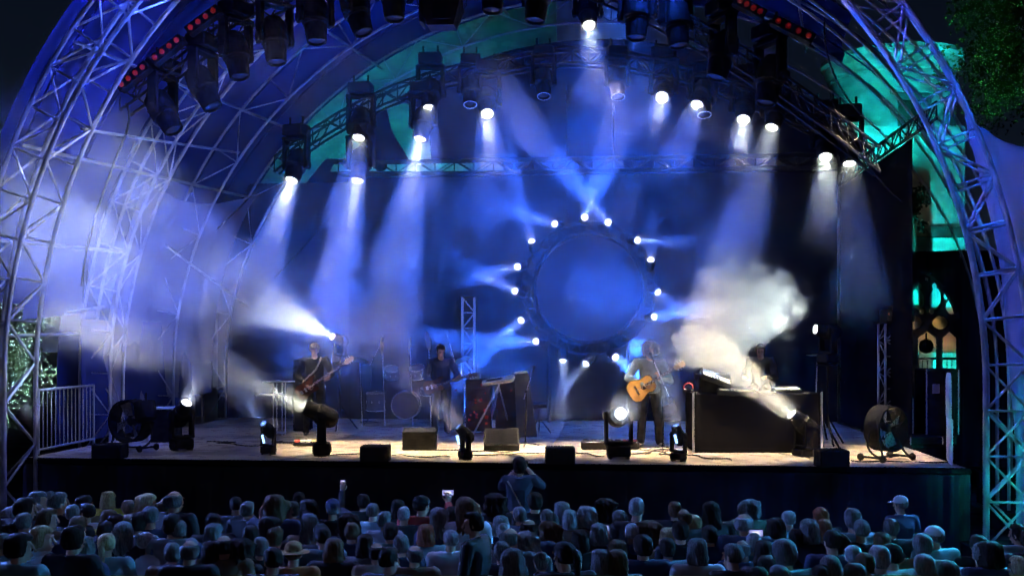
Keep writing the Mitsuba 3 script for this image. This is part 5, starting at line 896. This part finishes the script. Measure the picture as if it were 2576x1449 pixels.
# ---------------------------------------------------------------- the audience, from behind: every head the photograph shows
# (crop, x, top, width of the head in that crop, hair style, hair colour, clothing, turn of the head in degrees, extra)
CROWD = [
 (0, 275, 800, 110, 'neat', 'grey', 'teal', -75, ''), (0, 430, 808, 112, 'bun', 'grey', 'black', -30, ''), (0, 185, 850, 118, 'short', 'dark', 'grey', -55, ''), (0, 625, 835, 110, 'short', 'dark', 'brown', -20, ''),
 (0, 810, 808, 118, 'bob', 'blond', 'yellow', -15, ''), (0, 965, 870, 84, 'short', 'brown', 'yellow', 30, 'phone'), (0, 1100, 825, 128, 'long', 'blond', 'brown', -60, ''), (0, 1305, 790, 120, 'balding', 'grey', 'black', -10, ''),
 (0, 85, 925, 92, 'curly', 'white', 'black', 10, ''), (0, 350, 930, 120, 'short', 'brown', 'brown', -65, ''), (0, 1125, 915, 118, 'neat', 'grey', 'navy', 15, ''), (0, 645, 895, 112, 'short', 'dark', 'pale', 60, 'visor'),
 (0, 582, 990, 125, 'neat', 'brown', 'navy', -10, ''), (0, 330, 1005, 110, 'short', 'reddish', 'black', -50, ''), (0, 95, 1010, 150, 'frizzy', 'dark', 'teal', 0, ''), (0, 860, 975, 120, 'short', 'dark', 'navy', -20, ''), (0, 812, 945, 104, 'bob', 'brown', 'yellow', 0, ''),
 (0, 1295, 970, 128, 'short', 'dark', 'grey', -15, ''), (0, 1335, 1018, 125, 'neat', 'grey', 'navy', 20, ''), (0, 1600, 968, 120, 'short', 'dark', 'black', 0, ''), (0, 1772, 845, 104, 'neat', 'dark', 'black', 10, ''), (0, 1858, 880, 104, 'short', 'grey', 'black', -15, ''),
 (0, 300, 1060, 140, 'short', 'blond', 'pale', -70, 'scarf'), (0, 135, 1115, 158, 'short', 'dark', 'teal', -45, ''), (0, 545, 1058, 160, 'short', 'dark', 'black', -15, ''), (0, 782, 1030, 120, 'neat', 'dark', 'black', 10, ''), (0, 795, 1120, 130, 'ponytail', 'blond', 'teal', 5, ''),
 (0, 1085, 1112, 122, 'neat', 'white', 'pale', 5, 'glasses'), (0, 1332, 1080, 130, 'bob', 'dark', 'grey', 0, ''), (0, 1600, 1050, 130, 'bob', 'grey', 'black', -10, ''), (0, 1290, 1190, 122, 'short', 'grey', 'brown', 20, ''), (0, 1582, 1185, 165, 'bob', 'dark', 'pale', 0, ''), (0, 1882, 1060, 130, 'short', 'dark', 'navy', 0, ''),
 (0, 10, 1120, 120, 'neat', 'grey', 'teal', -20, ''), (0, 15, 1000, 110, 'short', 'dark', 'black', 0, ''), (0, 1790, 1160, 130, 'frizzy', 'dark', 'black', 0, ''),
 (1, 130, 830, 138, 'long', 'brown', 'navy', 0, ''), (1, 82, 905, 130, 'long', 'reddish', 'black', -15, ''), (1, 315, 810, 92, 'short', 'dark', 'black', 0, ''), (1, 265, 880, 92, 'short', 'dark', 'orange', 35, ''), (1, 172, 945, 106, 'neat', 'grey', 'brown', 10, ''), (1, 372, 940, 110, 'short', 'dark', 'grey', 0, ''),
 (1, 565, 865, 110, 'neat', 'grey', 'black', 20, 'cap'), (1, 800, 825, 102, 'short', 'dark', 'black', 25, 'arm'), (1, 870, 895, 106, 'neat', 'grey', 'teal', -10, ''), (1, 962, 955, 110, 'short', 'grey', 'grey', -25, ''), (1, 1057, 870, 110, 'bob', 'dark', 'black', 0, ''), (1, 1105, 920, 105, 'neat', 'white', 'black', -10, ''),
 (1, 1235, 840, 110, 'short', 'dark', 'red', -30, 'phonecap'), (1, 390, 975, 140, 'long', 'grey', 'brown', 5, ''), (1, 482, 1050, 110, 'short', 'dark', 'black', 0, ''), (1, 135, 1075, 128, 'short', 'brown', 'navy', 0, ''), (1, 500, 1075, 124, 'neat', 'dark', 'teal', 0, ''), (1, 690, 980, 118, 'curly', 'dark', 'black', 0, ''),
 (1, 710, 1040, 120, 'short', 'brown', 'navy', 15, ''), (1, 1000, 1040, 110, 'short', 'dark', 'teal', 0, ''), (1, 1365, 930, 140, 'long', 'grey', 'navy', 0, ''), (1, 1560, 850, 140, 'long', 'brown', 'pale', 30, ''), (1, 1628, 895, 128, 'bob', 'reddish', 'black', 0, ''), (1, 1640, 960, 150, 'short', 'dark', 'black', 75, 'stand'),
 (1, 1790, 820, 100, 'frizzy', 'dark', 'black', 0, ''), (1, 1835, 990, 118, 'bob', 'grey', 'navy', -10, ''), (1, 1852, 1045, 100, 'bun', 'white', 'black', 0, ''), (1, 1270, 1055, 148, 'bob', 'reddish', 'teal', 0, ''), (1, 808, 1130, 138, 'bob', 'dark', 'grey', -10, ''), (1, 1085, 1130, 118, 'short', 'grey', 'navy', 0, ''),
 (1, 1457, 1095, 120, 'neat', 'white', 'pale', 10, ''), (1, 22, 1150, 110, 'short', 'grey', 'black', 10, ''), (1, 272, 1180, 140, 'short', 'brown', 'orange', 0, 'hat'), (1, 575, 1160, 138, 'bob', 'brown', 'black', 0, ''), (1, 900, 1180, 128, 'balding', 'dark', 'beige', 0, ''), (1, 1185, 1200, 120, 'balding', 'grey', 'brown', 10, ''), (1, 1842, 1180, 100, 'short', 'grey', 'black', 0, ''),
 (2, 160, 810, 110, 'short', 'dark', 'black', 0, ''), (2, 45, 920, 108, 'short', 'grey', 'navy', 10, ''), (2, 362, 885, 118, 'bob', 'grey', 'navy', 15, ''), (2, 250, 938, 108, 'neat', 'grey', 'black', 0, ''), (2, 422, 945, 132, 'bob', 'white', 'brown', 0, ''), (2, 550, 920, 112, 'curly', 'white', 'black', -5, ''),
 (2, 690, 860, 150, 'frizzy', 'dark', 'teal', 0, ''), (2, 925, 850, 120, 'neat', 'white', 'black', -10, ''), (2, 1212, 880, 110, 'short', 'brown', 'black', 0, ''), (2, 1490, 885, 130, 'long', 'dark', 'black', -10, ''), (2, 1785, 870, 120, 'curly', 'grey', 'green', -35, ''), (2, 800, 950, 106, 'long', 'grey', 'grey', 0, ''),
 (2, 1350, 985, 124, 'long', 'blond', 'black', -10, ''), (2, 1740, 960, 126, 'balding', 'white', 'navy', -25, ''), (2, 272, 1035, 126, 'curly', 'brown', 'teal', 0, ''), (2, 640, 1050, 112, 'bob', 'grey', 'black', -15, 'phonefront'), (2, 892, 1045, 110, 'neat', 'white', 'black', 0, ''), (2, 1025, 1025, 138, 'frizzy', 'brown', 'navy', 0, ''),
 (2, 1165, 1080, 128, 'bob', 'blond', 'brown', 0, ''), (2, 1475, 1060, 114, 'short', 'dark', 'navy', 0, ''), (2, 100, 1110, 120, 'curly', 'white', 'grey', 0, ''), (2, 500, 1095, 138, 'bob', 'dark', 'black', 0, ''), (2, 1810, 1120, 126, 'short', 'white', 'teal', -20, ''), (2, 1725, 1160, 114, 'balding', 'grey', 'navy', -30, 'phoneside'),
 (2, 380, 1180, 148, 'ponytail', 'dark', 'black', 25, ''), (2, 780, 1170, 118, 'bob', 'brown', 'black', 0, ''), (2, 1160, 1155, 128, 'short', 'dark', 'teal', 0, ''), (2, 1382, 1160, 168, 'bob', 'grey', 'pale', 0, ''), (2, 205, 1260, 138, 'bun', 'grey', 'navy', 0, ''), (2, 650, 1240, 138, 'bob', 'grey', 'black', 5, ''), (2, 782, 1245, 150, 'bob', 'brown', 'teal', -5, ''), (2, 1905, 1285, 120, 'neat', 'grey', 'black', 0, ''),
 (3, 70, 1005, 112, 'bob', 'dark', 'grey', 0, ''), (3, 165, 950, 100, 'neat', 'white', 'teal', 0, ''), (3, 405, 930, 120, 'long', 'reddish', 'black', -5, ''), (3, 430, 1015, 130, 'bob', 'reddish', 'brown', 5, ''), (3, 650, 930, 125, 'short', 'grey', 'teal', 0, ''), (3, 225, 1090, 120, 'short', 'dark', 'black', 0, ''),
 (3, 1010, 840, 120, 'short', 'grey', 'navy', 40, 'capstand'), (3, 936, 1010, 108, 'short', 'grey', 'black', 0, ''), (3, 1000, 970, 110, 'neat', 'white', 'green', 0, ''), (3, 870, 1110, 104, 'short', 'brown', 'black', 0, ''), (3, 1265, 1065, 128, 'short', 'grey', 'teal', 30, 'tealcap'), (3, 140, 1160, 158, 'short', 'grey', 'black', 0, ''),
 (3, 555, 1130, 138, 'long', 'dark', 'teal', 0, ''), (3, 650, 1210, 92, 'neat', 'white', 'teal', 0, ''), (3, 850, 1210, 148, 'short', 'white', 'green', 0, ''), (3, 1595, 1130, 110, 'short', 'dark', 'black', 0, ''), (3, 1615, 1190, 138, 'neat', 'grey', 'teal', -15, ''), (3, 1190, 1275, 148, 'short', 'white', 'grey', 0, ''),
 (3, 482, 1285, 158, 'short', 'grey', 'black', 0, ''), (3, 742, 1265, 148, 'neat', 'brown', 'black', 0, ''), (3, 30, 1290, 118, 'bob', 'grey', 'navy', 0, ''), (3, 1370, 1330, 120, 'bob', 'grey', 'teal', 0, ''), (3, 1905, 1290, 120, 'short', 'blond', 'pale', 20, ''), (3, 1900, 1050, 90, 'short', 'dark', 'pale', 30, '')]
OX = (0, 880, 1760, 2628)
SEAT = seated(); _body = {}
def body_set(style):
    """Meshes of one way of sitting or standing, head straight; the head turns with its own variant."""
    if style in _body: return _body[style]
    kind, yaw = style
    sk = {'sit': seated(), 'arm': seated(el_l=(-.30, .20, 1.08), wr_l=(-.27, .34, 1.34)), 'phone': seated(el_r=(.22, .24, .86), wr_r=(.10, .34, 1.08), el_l=(-.22, .24, .86), wr_l=(-.02, .36, 1.08)), 'stand': standing(), 'right': seated(el_r=(.30, .18, .98), wr_r=(.22, .36, 1.20))}[kind]
    H = headM(sk['head'] - A_([0, 0, .004]), math.radians(yaw), -.05) @ np.diag([.94, .95, .93, 1]); hs = []
    if kind == 'arm': hs = hand(sk['wr_l'], (.1, .15, 1), (.3, 1, 0), .6, 1)
    if kind == 'phone': hs = hand(sk['wr_r'], (-.2, .2, .9), (-.8, .3, .2), .7, -1) 
    if kind == 'right': hs = hand(sk['wr_r'], (0, .2, 1), (-.6, .6, 0), .7, -1)
    body = mikit.ply(flesh([xf(h, H) for h in head_items()] + torso(sk, True, True, 0) + legs(sk, 0) + feet(sk, .036) + hs, .035 if not hs else .022, 4), 'skin_tone', smooth=True)
    tp = torso(sk, False, True, .022, 1.10)
    for s in 'rl': tp += chain((sk['sh_' + s], .078), (sk['el_' + s], .062), (sk['el_' + s] + (sk['wr_' + s] - sk['el_' + s]) * .92, .048))
    tp += [hull((sk['neck'] - A_([0, .010, .035]), (.078, .074, .03)), (sk['neck'] - A_([0, .014, -.012]), (.064, .060, .014)))]
    jac = mikit.ply(flesh(tp, .04, 4), 'wear_black', smooth=True); tro = mikit.ply(flesh(legs(sk, .014) + feet(sk), .06, 3), 'trouser_dark', smooth=True)
    _body[style] = (body, jac, tro, sk, H); return _body[style]
_hair = {k_: mikit.ply(v_, 'hair_grey', smooth=True) for k_, v_ in HAIRS.items()}
_cap, _hat = mikit.ply(CAP, 'wear_navy', smooth=True), mikit.ply(HAT, 'straw', smooth=True)
GLASS = mikit.ply(cat_mesh(*[tube(np.array([[s * .034 + .024 * math.cos(a), .085, .07 + .02 * math.sin(a)] for a in np.linspace(0, 6.283, 17)]), .003, 5) for s in (-1, 1)], *[tube(np.array([[s * .06, .085, .07], [s * .094, -.06, .06]]), .003, 5) for s in (-1, 1)]), 'black_plastic', smooth=True)
SCARF = mikit.ply(flesh(chain((( -.07, .03, 1.09), .035), ((0, -.07, 1.09), .04), ((.08, .03, 1.08), .035), ((.10, .13, .95), (.05, .03, .05)), ((.11, .15, .74), (.055, .025, .03))), .02, 4), 'wear_pale', smooth=True)
marks = [(150, 'the left truss'), (300, 'the left fan'), (470, 'the left large light'), (660, 'the small left light'), (800, 'the bassist'), (940, 'the left middle speaker'), (1090, 'the second guitarist'), (1250, 'the lap steel'), (1410, 'the right middle speaker'), (1550, 'the singer\'s large light'), (1650, 'the singer'), (1780, 'the keyboards'), (1930, 'the keyboard player'), (2090, 'the rightmost speaker'), (2230, 'the right fan'), (2330, 'the dark rack'), (2480, 'the right truss')]
DESC = {'short': 'short {} hair', 'neat': 'cropped {} hair', 'balding': 'bald crown and {} hair', 'bob': 'chin-length {} hair', 'long': 'long {} hair', 'curly': 'curly {} hair', 'frizzy': 'big frizzy {} hair', 'ponytail': '{} ponytail', 'bun': '{} hair in a bun'}
rows = []
for i, (cr, zx, zy, zw, hs, hc, wear, turn, ex) in enumerate(CROWD):
    px, py, pw = (OX[cr] + zx / 2.195) * .7343, (1313 + zy / 2.195) * .7343, zw / 2.195 * .7343
    r = np.random.default_rng(100 + i); up = 'stand' in ex; wide = {'short': .176, 'neat': .172, 'balding': .178, 'bob': .212, 'long': .205, 'curly': .236, 'frizzy': .286, 'ponytail': .172, 'bun': .172}[hs]
    topz = 1.352 + {'curly': .02, 'frizzy': .03}.get(hs, 0)
    Yc = wide * F / pw; Y0 = (CAM[2] - topz) * F / (py - HY); Yc = min(max(Yc, Y0 * .93), Y0 * 1.07); Yc = min(Yc, 13.5)
    if up: Yc = {'capstand': 11.6, 'stand': 9.6}[ex]
    top = CAM[2] - (py - HY) / F * Yc; sc = top / (topz if not up else 1.765)
    if not up: sc = min(max(sc, .90), 1.10)
    rows.append(dict(px=px, py=py, X=(px - CX) / F * Yc, Y=Yc, top=top, sc=sc, base=top - sc * (topz if not up else 1.765), hs=hs, hc=hc, wear=wear, turn=turn, ex=ex, r=r, up=up, topz=topz))
r_ = np.random.default_rng(77); extra_ = []
for q_ in rows:
    if q_['up'] or q_['py'] > 1415 or r_.random() > .42: continue
    px, py = q_['px'] + r_.choice((-1, 1)) * r_.uniform(20, 32), q_['py'] + r_.uniform(12, 30)
    if any(abs(o_['px'] - px) < 17 and abs(o_['py'] - py) < 24 for o_ in rows + extra_): continue
    Yc = (CAM[2] - 1.33) * F / (py - HY); top = CAM[2] - (py - HY) / F * Yc; sc = top / 1.352
    extra_.append(dict(px=px, py=py, X=(px - CX) / F * Yc, Y=Yc, top=top, sc=sc, base=0.0, hs=str(r_.choice(('short', 'neat', 'bob', 'short', 'long', 'neat', 'balding'))), hc=str(r_.choice(('dark', 'brown', 'grey', 'dark', 'grey'))), wear=str(r_.choice(('black', 'navy', 'black', 'brown', 'grey', 'navy'))), turn=float(r_.normal() * 22), ex='', r=np.random.default_rng(int(px)), up=False, topz=1.352))
rows += extra_
band = lambda q_: 'front rows' if q_['py'] < 1288 else 'middle rows' if q_['py'] < 1345 else 'rearmost rows'
seen_ = {}
for q_ in rows:
    ex = q_['ex']; d = DESC[q_['hs']].format(q_['hc'])
    if 'cap' in ex: d = {'cap': 'dark cap', 'phonecap': 'dark cap', 'capstand': 'pale baseball cap', 'tealcap': 'pale teal cap'}[ex]
    if ex == 'hat': d = 'brown straw hat'
    if ex == 'visor': d = 'dark flat cap'
    extra = {'phone': ' lit by a phone', 'arm': ' raising a phone', 'phonecap': ' lifting a phone', 'phonefront': ' filming with a phone', 'phoneside': ' and phone', 'scarf': ' and scarf', 'glasses': ' and glasses on top', 'stand': ' standing turned left', 'capstand': ' standing'}.get(ex, '')
    near = min(marks, key=lambda m_: abs(m_[0] - q_['px']))[1]; q_['d'], q_['near'] = d + extra, near
    seen_.setdefault((q_['d'], q_['wear'], near, band(q_)), []).append(q_)
for (d, wear, near, b_), qs in seen_.items():
    qs.sort(key=lambda q_: q_['px'])
    for j, q_ in enumerate(qs): q_['label'] = f'person with {d}, {wear} top, {b_} below {near}' + (('', ', ' + ('left' if j == 0 else 'right') + ' one')[len(qs) > 1])
for q_ in rows:
    for a_, b_ in ((' top,', ','), (' below the ', ' below '), (' one', ''), (' by a phone', ' by phone'), (' with a phone', ''), (' and glasses on top', ' and glasses')):
        if len(q_['label'].split()) > 15: q_['label'] = q_['label'].replace(a_, b_)
cloth('phone_screen', (.02, .02, .02))
PHONE = glow((.35, .36, .85), .9)
for q_ in rows:
    ex, r, up, sc = q_['ex'], q_['r'], q_['up'], q_['sc']
    kind = 'stand' if up else 'arm' if ex == 'arm' else 'phone' if ex in ('phonefront', 'phone') else 'right' if ex in ('phonecap', 'phoneside') else 'sit'
    yaw = int(round((q_['turn'] + r.normal() * 4) / 15.0)) * 15; lean = q_['turn'] * .25 + r.normal() * 6 + (55 if ex == 'stand' else 0); hy = yaw if ex != 'stand' else 30
    hy = max(-60, min(60, hy)); body, jac, tro, sk, H = body_set((kind, hy))
    M = place(q_['X'], q_['Y'], q_['base'], math.radians(lean), sc); M[:3, :3] = M[:3, :3] @ np.diag([1 + r.normal() * .04, 1, 1]); MH = M4(M @ H)
    t = put('person', body, 'skin_tone', to=M4(M)); tag(t, q_['label'], 'person', 'audience in front of the stage')
    put('jacket' if q_['wear'] in ('black', 'navy', 'brown') else 'top', jac, 'wear_' + q_['wear'], t, to=M4(M)); put('trousers', tro, 'trouser_dark', t, to=M4(M))
    k_ = put('hair', _hair['neat' if 'cap' in ex or ex in ('hat', 'visor') else q_['hs']], 'hair_' + q_['hc'], t, to=MH)
    if 'cap' in ex or ex == 'visor': put('cap', _cap, {'capstand': 'wear_pale', 'tealcap': 'wear_pale', 'cap': 'wear_navy'}.get(ex, 'wear_black'), t, to=MH)
    if ex == 'hat': put('hat', _hat, 'straw', t, to=MH)
    if ex == 'glasses': put('glasses', GLASS, 'black_plastic', t, to=MH)
    if ex == 'scarf': put('scarf', SCARF, 'wear_pale', t, to=M4(M))
    if ex in ('arm', 'phonecap', 'phonefront', 'phoneside', 'phone'):
        w_ = {'arm': sk['wr_l'], 'phonecap': sk['wr_r'], 'phoneside': sk['wr_r']}.get(ex, sk['wr_r']) + A_([-.02 if ex != 'arm' else .02, .06, .13]); c = (M @ np.r_[w_, 1])[:3]; wide = ex in ('phonecap', 'phoneside')
        if ex == 'phonefront': c = at(1524, 1337, c[1])
        ph = thing('phone', {'arm': 'small phone held high by a raised left arm', 'phonecap': 'glowing phone held sideways beside the dark cap', 'phonefront': 'upright phone showing the bright stage', 'phoneside': 'glowing phone held sideways low in the crowd at right', 'phone': 'phone glow in the front rows below the left fan'}[ex], 'phone')
        a_, b_ = (.15, .078) if wide else (.074, .15)
        if ex == 'arm': a_, b_ = .07, .06
        put('case', move(chamfer(a_, .009, b_, .004), c, x=A_([1.0, 0, 0]), z=Z), 'black_plastic', ph)
        put('screen', move(trimesh.creation.box((a_ - .012, .002, b_ - .014)), c + A_([0, -.0057, 0]), x=A_([1.0, 0, 0]), z=Z), 'phone_screen', ph, emitter=PHONE)
        for dx, dz, w2, h2, c2 in ((.0, .012, .5, .3, (1, .92, .85)), (-.15, -.02, .2, .25, (1, .55, .45)), (.18, -.03, .22, .16, (.7, .8, 1))): put('bright_patch', trimesh.creation.box((a_ * w2, .001, b_ * h2)).apply_translation(c + A_([dx * a_, -.0075, dz * b_ * 4])), 'phone_screen', ph, emitter=glow(c2, 1.2))

# warm light on the front of the deck, from the front truss; roof, ruin, crowd floods
for i, (uw, vw, pw) in enumerate(((2.4, 1.7, 900), (4.6, 2.0, 1200), (6.7, 1.7, 1250), (8.7, 2.1, 1200), (10.6, 1.6, 1100), (12.8, 1.9, 1000))):
    wash('warm_top_light', ('first', 'second', 'third', 'fourth', 'fifth', 'sixth')[i] + ' warm top light from the left above the front of the deck', st(uw, 1.0, 9.7), st(uw, vw - .15, DECK), 10.5, pw * .85, (1.0, .78, .46), 1.2)
wash('added_bassist_light', 'added narrow warm light over the bassist', st(3.2, 3.3, 9.6), st(3.35, 4.1, DECK + 1.2), 5, 260, (1.0, .84, .56), .8)  # extra lamp added to brighten the bassist's hair
wash('roof_uplight', 'blue uplight on the roof fabric at stage left', st(1.4, 1.0, 2.2), st(0.2, 2.2, 7.5), 50, 60, (.10, .17, 1.0), 1.0)
wash('truss_light', 'pale light on the left truss', st(5.5, -1.5, 9.4), st(-.2, 0, 5.5), 32, 300, (.05, .10, 1.0), .8)
wash('truss_light', 'blue light on the right truss', st(9.0, -1.6, 9.6), st(13.9, -.4, 6.0), 26, 170, (.09, .10, 1.0), .8)
wash('added_smoke_light', 'added white lamp brightening the drifting smoke at left', st(4.9, .35, 9.0), at(140, 600, 15.7), 15, 240, (.85, .95, .92), 9.0)  # lamp added to whiten the smoke at left
wash('added_smoke_light', 'added unseen lamp brightening the low smoke puff', np.array([-8.5, 13.2, 4.4]), at(325, 862, 15.45), 6.5, 120, (1.0, .97, .84), 4.0)  # lamp out of view, added to light the puff; no mast there
wash('foliage_light', 'white light on the tree at the left', np.array([-8.3, 17.6, 1.0]), at(20, 860, 21.5), 30, 300, (.45, .64, 1.0), .5)
TEAL = (.004, .56, .60)
wash('tower_flood', 'turquoise floodlight aimed up at the tower', at(2330, 900, 28.6) * [1, 1, 0] + [0, 0, 9.3], at(2260, 210, 35), 30, 300, TEAL, 1.2, 'floodlight')
wash('nave_flood', 'turquoise floodlight before the church wall', at(2300, 900, 29.0) * [1, 1, 0] + [0, 0, 3.2], at(2320, 600, 33), 62, 480, TEAL, 1.0, 'floodlight')
wash('ruin_flood', 'turquoise floodlight before the ruin wall', np.array([-3.5, 27.0, 8.0]), np.array([-4, 31, 10.5]), 55, 60, TEAL, .8, 'floodlight')
wash('panel_lamp', 'warm lamp behind the gothic window', at(2330, 870, 26.0) , at(2330, 850, 28), 60, 13, (1, .72, .42), .3)
wash('tree_flood', 'green floodlight under the tree at the right', np.array([7.6, 20.6, 6.5]), at(2500, 130, 22), 26, 28, (.12, .75, .36), .6, 'floodlight')
wash('wing_light', 'blue light on the side wing', np.array([6.9, 11.5, 8.5]), at(2620, 650, 14.4), 42, 95, (.006, .10, .9), .6)
wash('wing_teal_light', 'turquoise light low on the side wing and right truss', np.array([8.2, 11.0, .6]), at(2520, 1180, 14.8), 20, 50, (.01, .75, .62), .5)
for nm, pos_, x_, c_, pw in (('unbuilt left mast', np.array([-8.6, 13.3, 5.2]), -2.6, (.13, .25, 1.0), 400), ('unbuilt right mast', np.array([8.4, 12.8, 5.2]), 2.6, (.06, .38, 1.0), 430), ('left front truss', st(4.6, .7, 9.6), -1.6, (.26, .27, 1.0), 150), ('right front truss', st(9.4, .7, 9.6), 1.8, (.24, .28, 1.0), 150)):
    wash('added_crowd_light', 'added blue light by the ' + nm + ' aimed at the crowd', pos_, np.array([x_, 10.6, 1.1]), 30 if 'mast' in nm else 26, pw, c_, .9)  # added lamps that rim the heads; the masts do not exist
wash('house_light', 'faint light from behind the audience', np.array([0.5, -7.0, 6.5]), np.array([0, 10, 1.0]), 34, 11, (.95, .70, .80), .8)
wash('crowd_teal_light', 'turquoise light from the right onto the crowd', np.array([9.5, 15.0, 5.5]), np.array([3.5, 10.3, 1.0]), 24, 420, (.01, .66, .66), .8)

# ---------------------------------------------------------------- the smoke: one closed box of air over the stage with haze, plumes and thicker haze along the beams
lo = np.array([-10.6, 13.9, 1.30]); hi = np.array([8.3, 24.6, 11.6]); vx = 0.065
n = np.round((hi - lo) / vx).astype(int); hi = lo + n * vx
gx, gy, gz = [(lo[k] + (np.arange(n[k]) + .5) * vx).astype(np.float32) for k in range(3)]
def coarse(f, seed, oct=4, step=3):
    z_, y_, x_ = np.meshgrid(gz[::step], gy[::step], gx[::step], indexing='ij')
    a = meshkit.fbm(np.stack([x_, y_, z_], -1) * f, oct, seed).astype(np.float32)
    return nd_zoom(a, [n[2] / a.shape[0], n[1] / a.shape[1], n[0] / a.shape[2]], order=1, mode='nearest', grid_mode=True)[:n[2], :n[1], :n[0]]
nb, wisp = coarse(.55, 3), coarse(1.7, 11, 3)
x_, y_, z_ = gx[None, None, :], gy[None, :, None], gz[:, None, None]
su = (x_ - FL[0]) * U[0] + (y_ - FL[1]) * U[1]; sv = (x_ - FL[0]) * V[0] + (y_ - FL[1]) * V[1]
ss = lambda a, b, x: (lambda t: t * t * (3 - 2 * t))(np.clip((x - a) / (b - a), 0, 1))
D = (.007 + .046 * ss(.40, .64, nb)) * (.05 + .95 * ss(2.0, 4.2, sv)) * (.16 + .84 * ss(13.0, 8.5, su)) * ss(11.4, 7.5, z_) 
D = D.astype(np.float32)
def region(a, b):
    i = np.clip(np.floor((np.asarray(a) - lo) / vx).astype(int), 0, n); j = np.clip(np.ceil((np.asarray(b) - lo) / vx).astype(int) + 1, 0, n)
    return (slice(i[2], j[2]), slice(i[1], j[1]), slice(i[0], j[0])), np.stack(np.meshgrid(gz[i[2]:j[2]], gy[i[1]:j[1]], gx[i[0]:j[0]], indexing='ij')[::-1], -1)
for o, d, half, smoke, reach, start in CONES:
    tn = math.tan(math.radians(half)); e = o + d * (start + reach); r = (start + reach) * tn + .1
    sub, p_ = region(np.minimum(o, e) - r, np.maximum(o, e) + r)
    if p_.size == 0: continue
    w = p_ - o; t_ = w @ d; rr = np.linalg.norm(w - t_[..., None] * d, axis=-1); R = np.maximum(t_, .04) * tn + .075
    k = ss(1.35, .85, rr / R) * (t_ > start - .06) * ss(1.0, .35, (t_ - start) / reach)
    D[sub] = np.maximum(D[sub], k * smoke * (lambda m: 1 - m + m * (.30 + 1.1 * ss(.35, .65, wisp[sub])))(ss(.1, .5, (t_ - start) / reach)))
def plume(blobs, Y, sigma, soft, rough, seed, dens=1.0, depth=.8, freq=2.2):
    """A rolling cloud: round masses given as (picture x, picture y, picture radius), their surface broken by noise."""
    c = np.array([at(b[0], b[1], Y + (b[3] if len(b) > 3 else 0)) for b in blobs]); r = np.array([b[2] for b in blobs]) * Y / F
    sub, p_ = region((c - r[:, None] * 1.6).min(0), (c + r[:, None] * 1.6).max(0)); q_ = p_ * [1, 1 / depth, 1]; cc = c * [1, 1 / depth, 1]
    dist = np.full(p_.shape[:3], 9.0)
    for a, b in zip(cc, r): dist = np.minimum(dist, np.linalg.norm(q_ - a, axis=-1) - b)
    nz = meshkit.fbm(p_ * freq, 4, seed) - .5
    big = meshkit.fbm(p_ * freq * .45, 2, seed + 9)
    D[sub] += (sigma * ss(soft * .5, -soft, dist + rough * nz) * (.45 + 1.1 * big)).astype(np.float32)
plume([(1858, 735, 58), (1925, 722, 56), (1985, 735, 42), (2012, 768, 24), (1800, 715, 52), (1790, 790, 66), (1880, 800, 74), (1940, 790, 50), (1760, 850, 60), (1725, 880, 46), (1830, 855, 50), (1845, 690, 36), (1905, 690, 34), (1965, 705, 28), (1740, 790, 40)], 17.0, 1.5, .06, .62, 21, freq=4.6)
plume([(335, 870, 60), (365, 895, 44), (310, 830, 48), (370, 850, 36), (300, 880, 55)], 15.45, 2.3, .06, .34, 31, freq=3.6)
plume([(215, 830, 75), (170, 850, 45), (250, 880, 60)], 15.4, .8, .25, .35, 33)
plume([(200, 600, 90), (280, 680, 70), (330, 690, 50), (120, 560, 90), (60, 640, 110), (180, 540, 60), (345, 700, 40), (300, 640, 45)], 16.0, 1.1, .14, .62, 41, freq=2.6)
plume([(30, 330, 120), (10, 480, 130), (60, 560, 90), (90, 640, 80)], 15.2, .40, .6, .6, 43, freq=1.3)
plume([(640, 690, 60), (600, 720, 70), (690, 760, 45)], 17.2, .8, .25, .4, 45)
plume([(1000, 700, 62), (1010, 800, 75), (985, 640, 45), (1050, 760, 60)], 18.6, .30, .35, .45, 51)
plume([(1500, 720, 90), (1580, 740, 60), (1640, 745, 45)], 21.9, .35, .5, .5, 53)
plume([(1220, 500, 90), (1250, 440, 60)], 21.0, .35, .5, .5, 55)
plume([(1870, 540, 95), (1800, 600, 90), (1740, 510, 60)], 19.0, .30, .6, .6, 57, freq=1.4)
plume([(700, 940, 120), (900, 1010, 120)], 19.5, .05, .5, .4, 59, freq=1.2)
for k in range(3):
    e = ss(0, 8, np.minimum(np.arange(n[k]) + .5, n[k] - np.arange(n[k]) - .5)).astype(np.float32); D *= e.reshape([(1, 1, -1), (1, -1, 1), (-1, 1, 1)][k])
D = np.clip(D, 0, 2.3)
scene['smoky_air'] = {'type': 'heterogeneous', 'albedo': {'type': 'rgb', 'value': [.95, .955, .965]}, 'scale': 1.0, 'phase': {'type': 'hg', 'g': .15},
    'sigma_t': {'type': 'gridvolume', 'grid': mi.VolumeGrid(D[..., None]), 'filter_type': 'trilinear', 'to_world': T().translate(lo.tolist()).scale((hi - lo).tolist())}}
scene['smoke'] = {'type': 'cube', 'to_world': T().translate(((lo + hi) / 2).tolist()).scale(((hi - lo) / 2 * .9995).tolist()), 'bsdf': {'type': 'null'}, 'interior': {'type': 'ref', 'id': 'smoky_air'}}
tag('smoke', 'blue stage haze and white smoke clouds over the stage', 'smoke', kind='stuff')
if globals().get('DEBUG_CLEAR'): del scene['smoke'], scene['smoky_air']
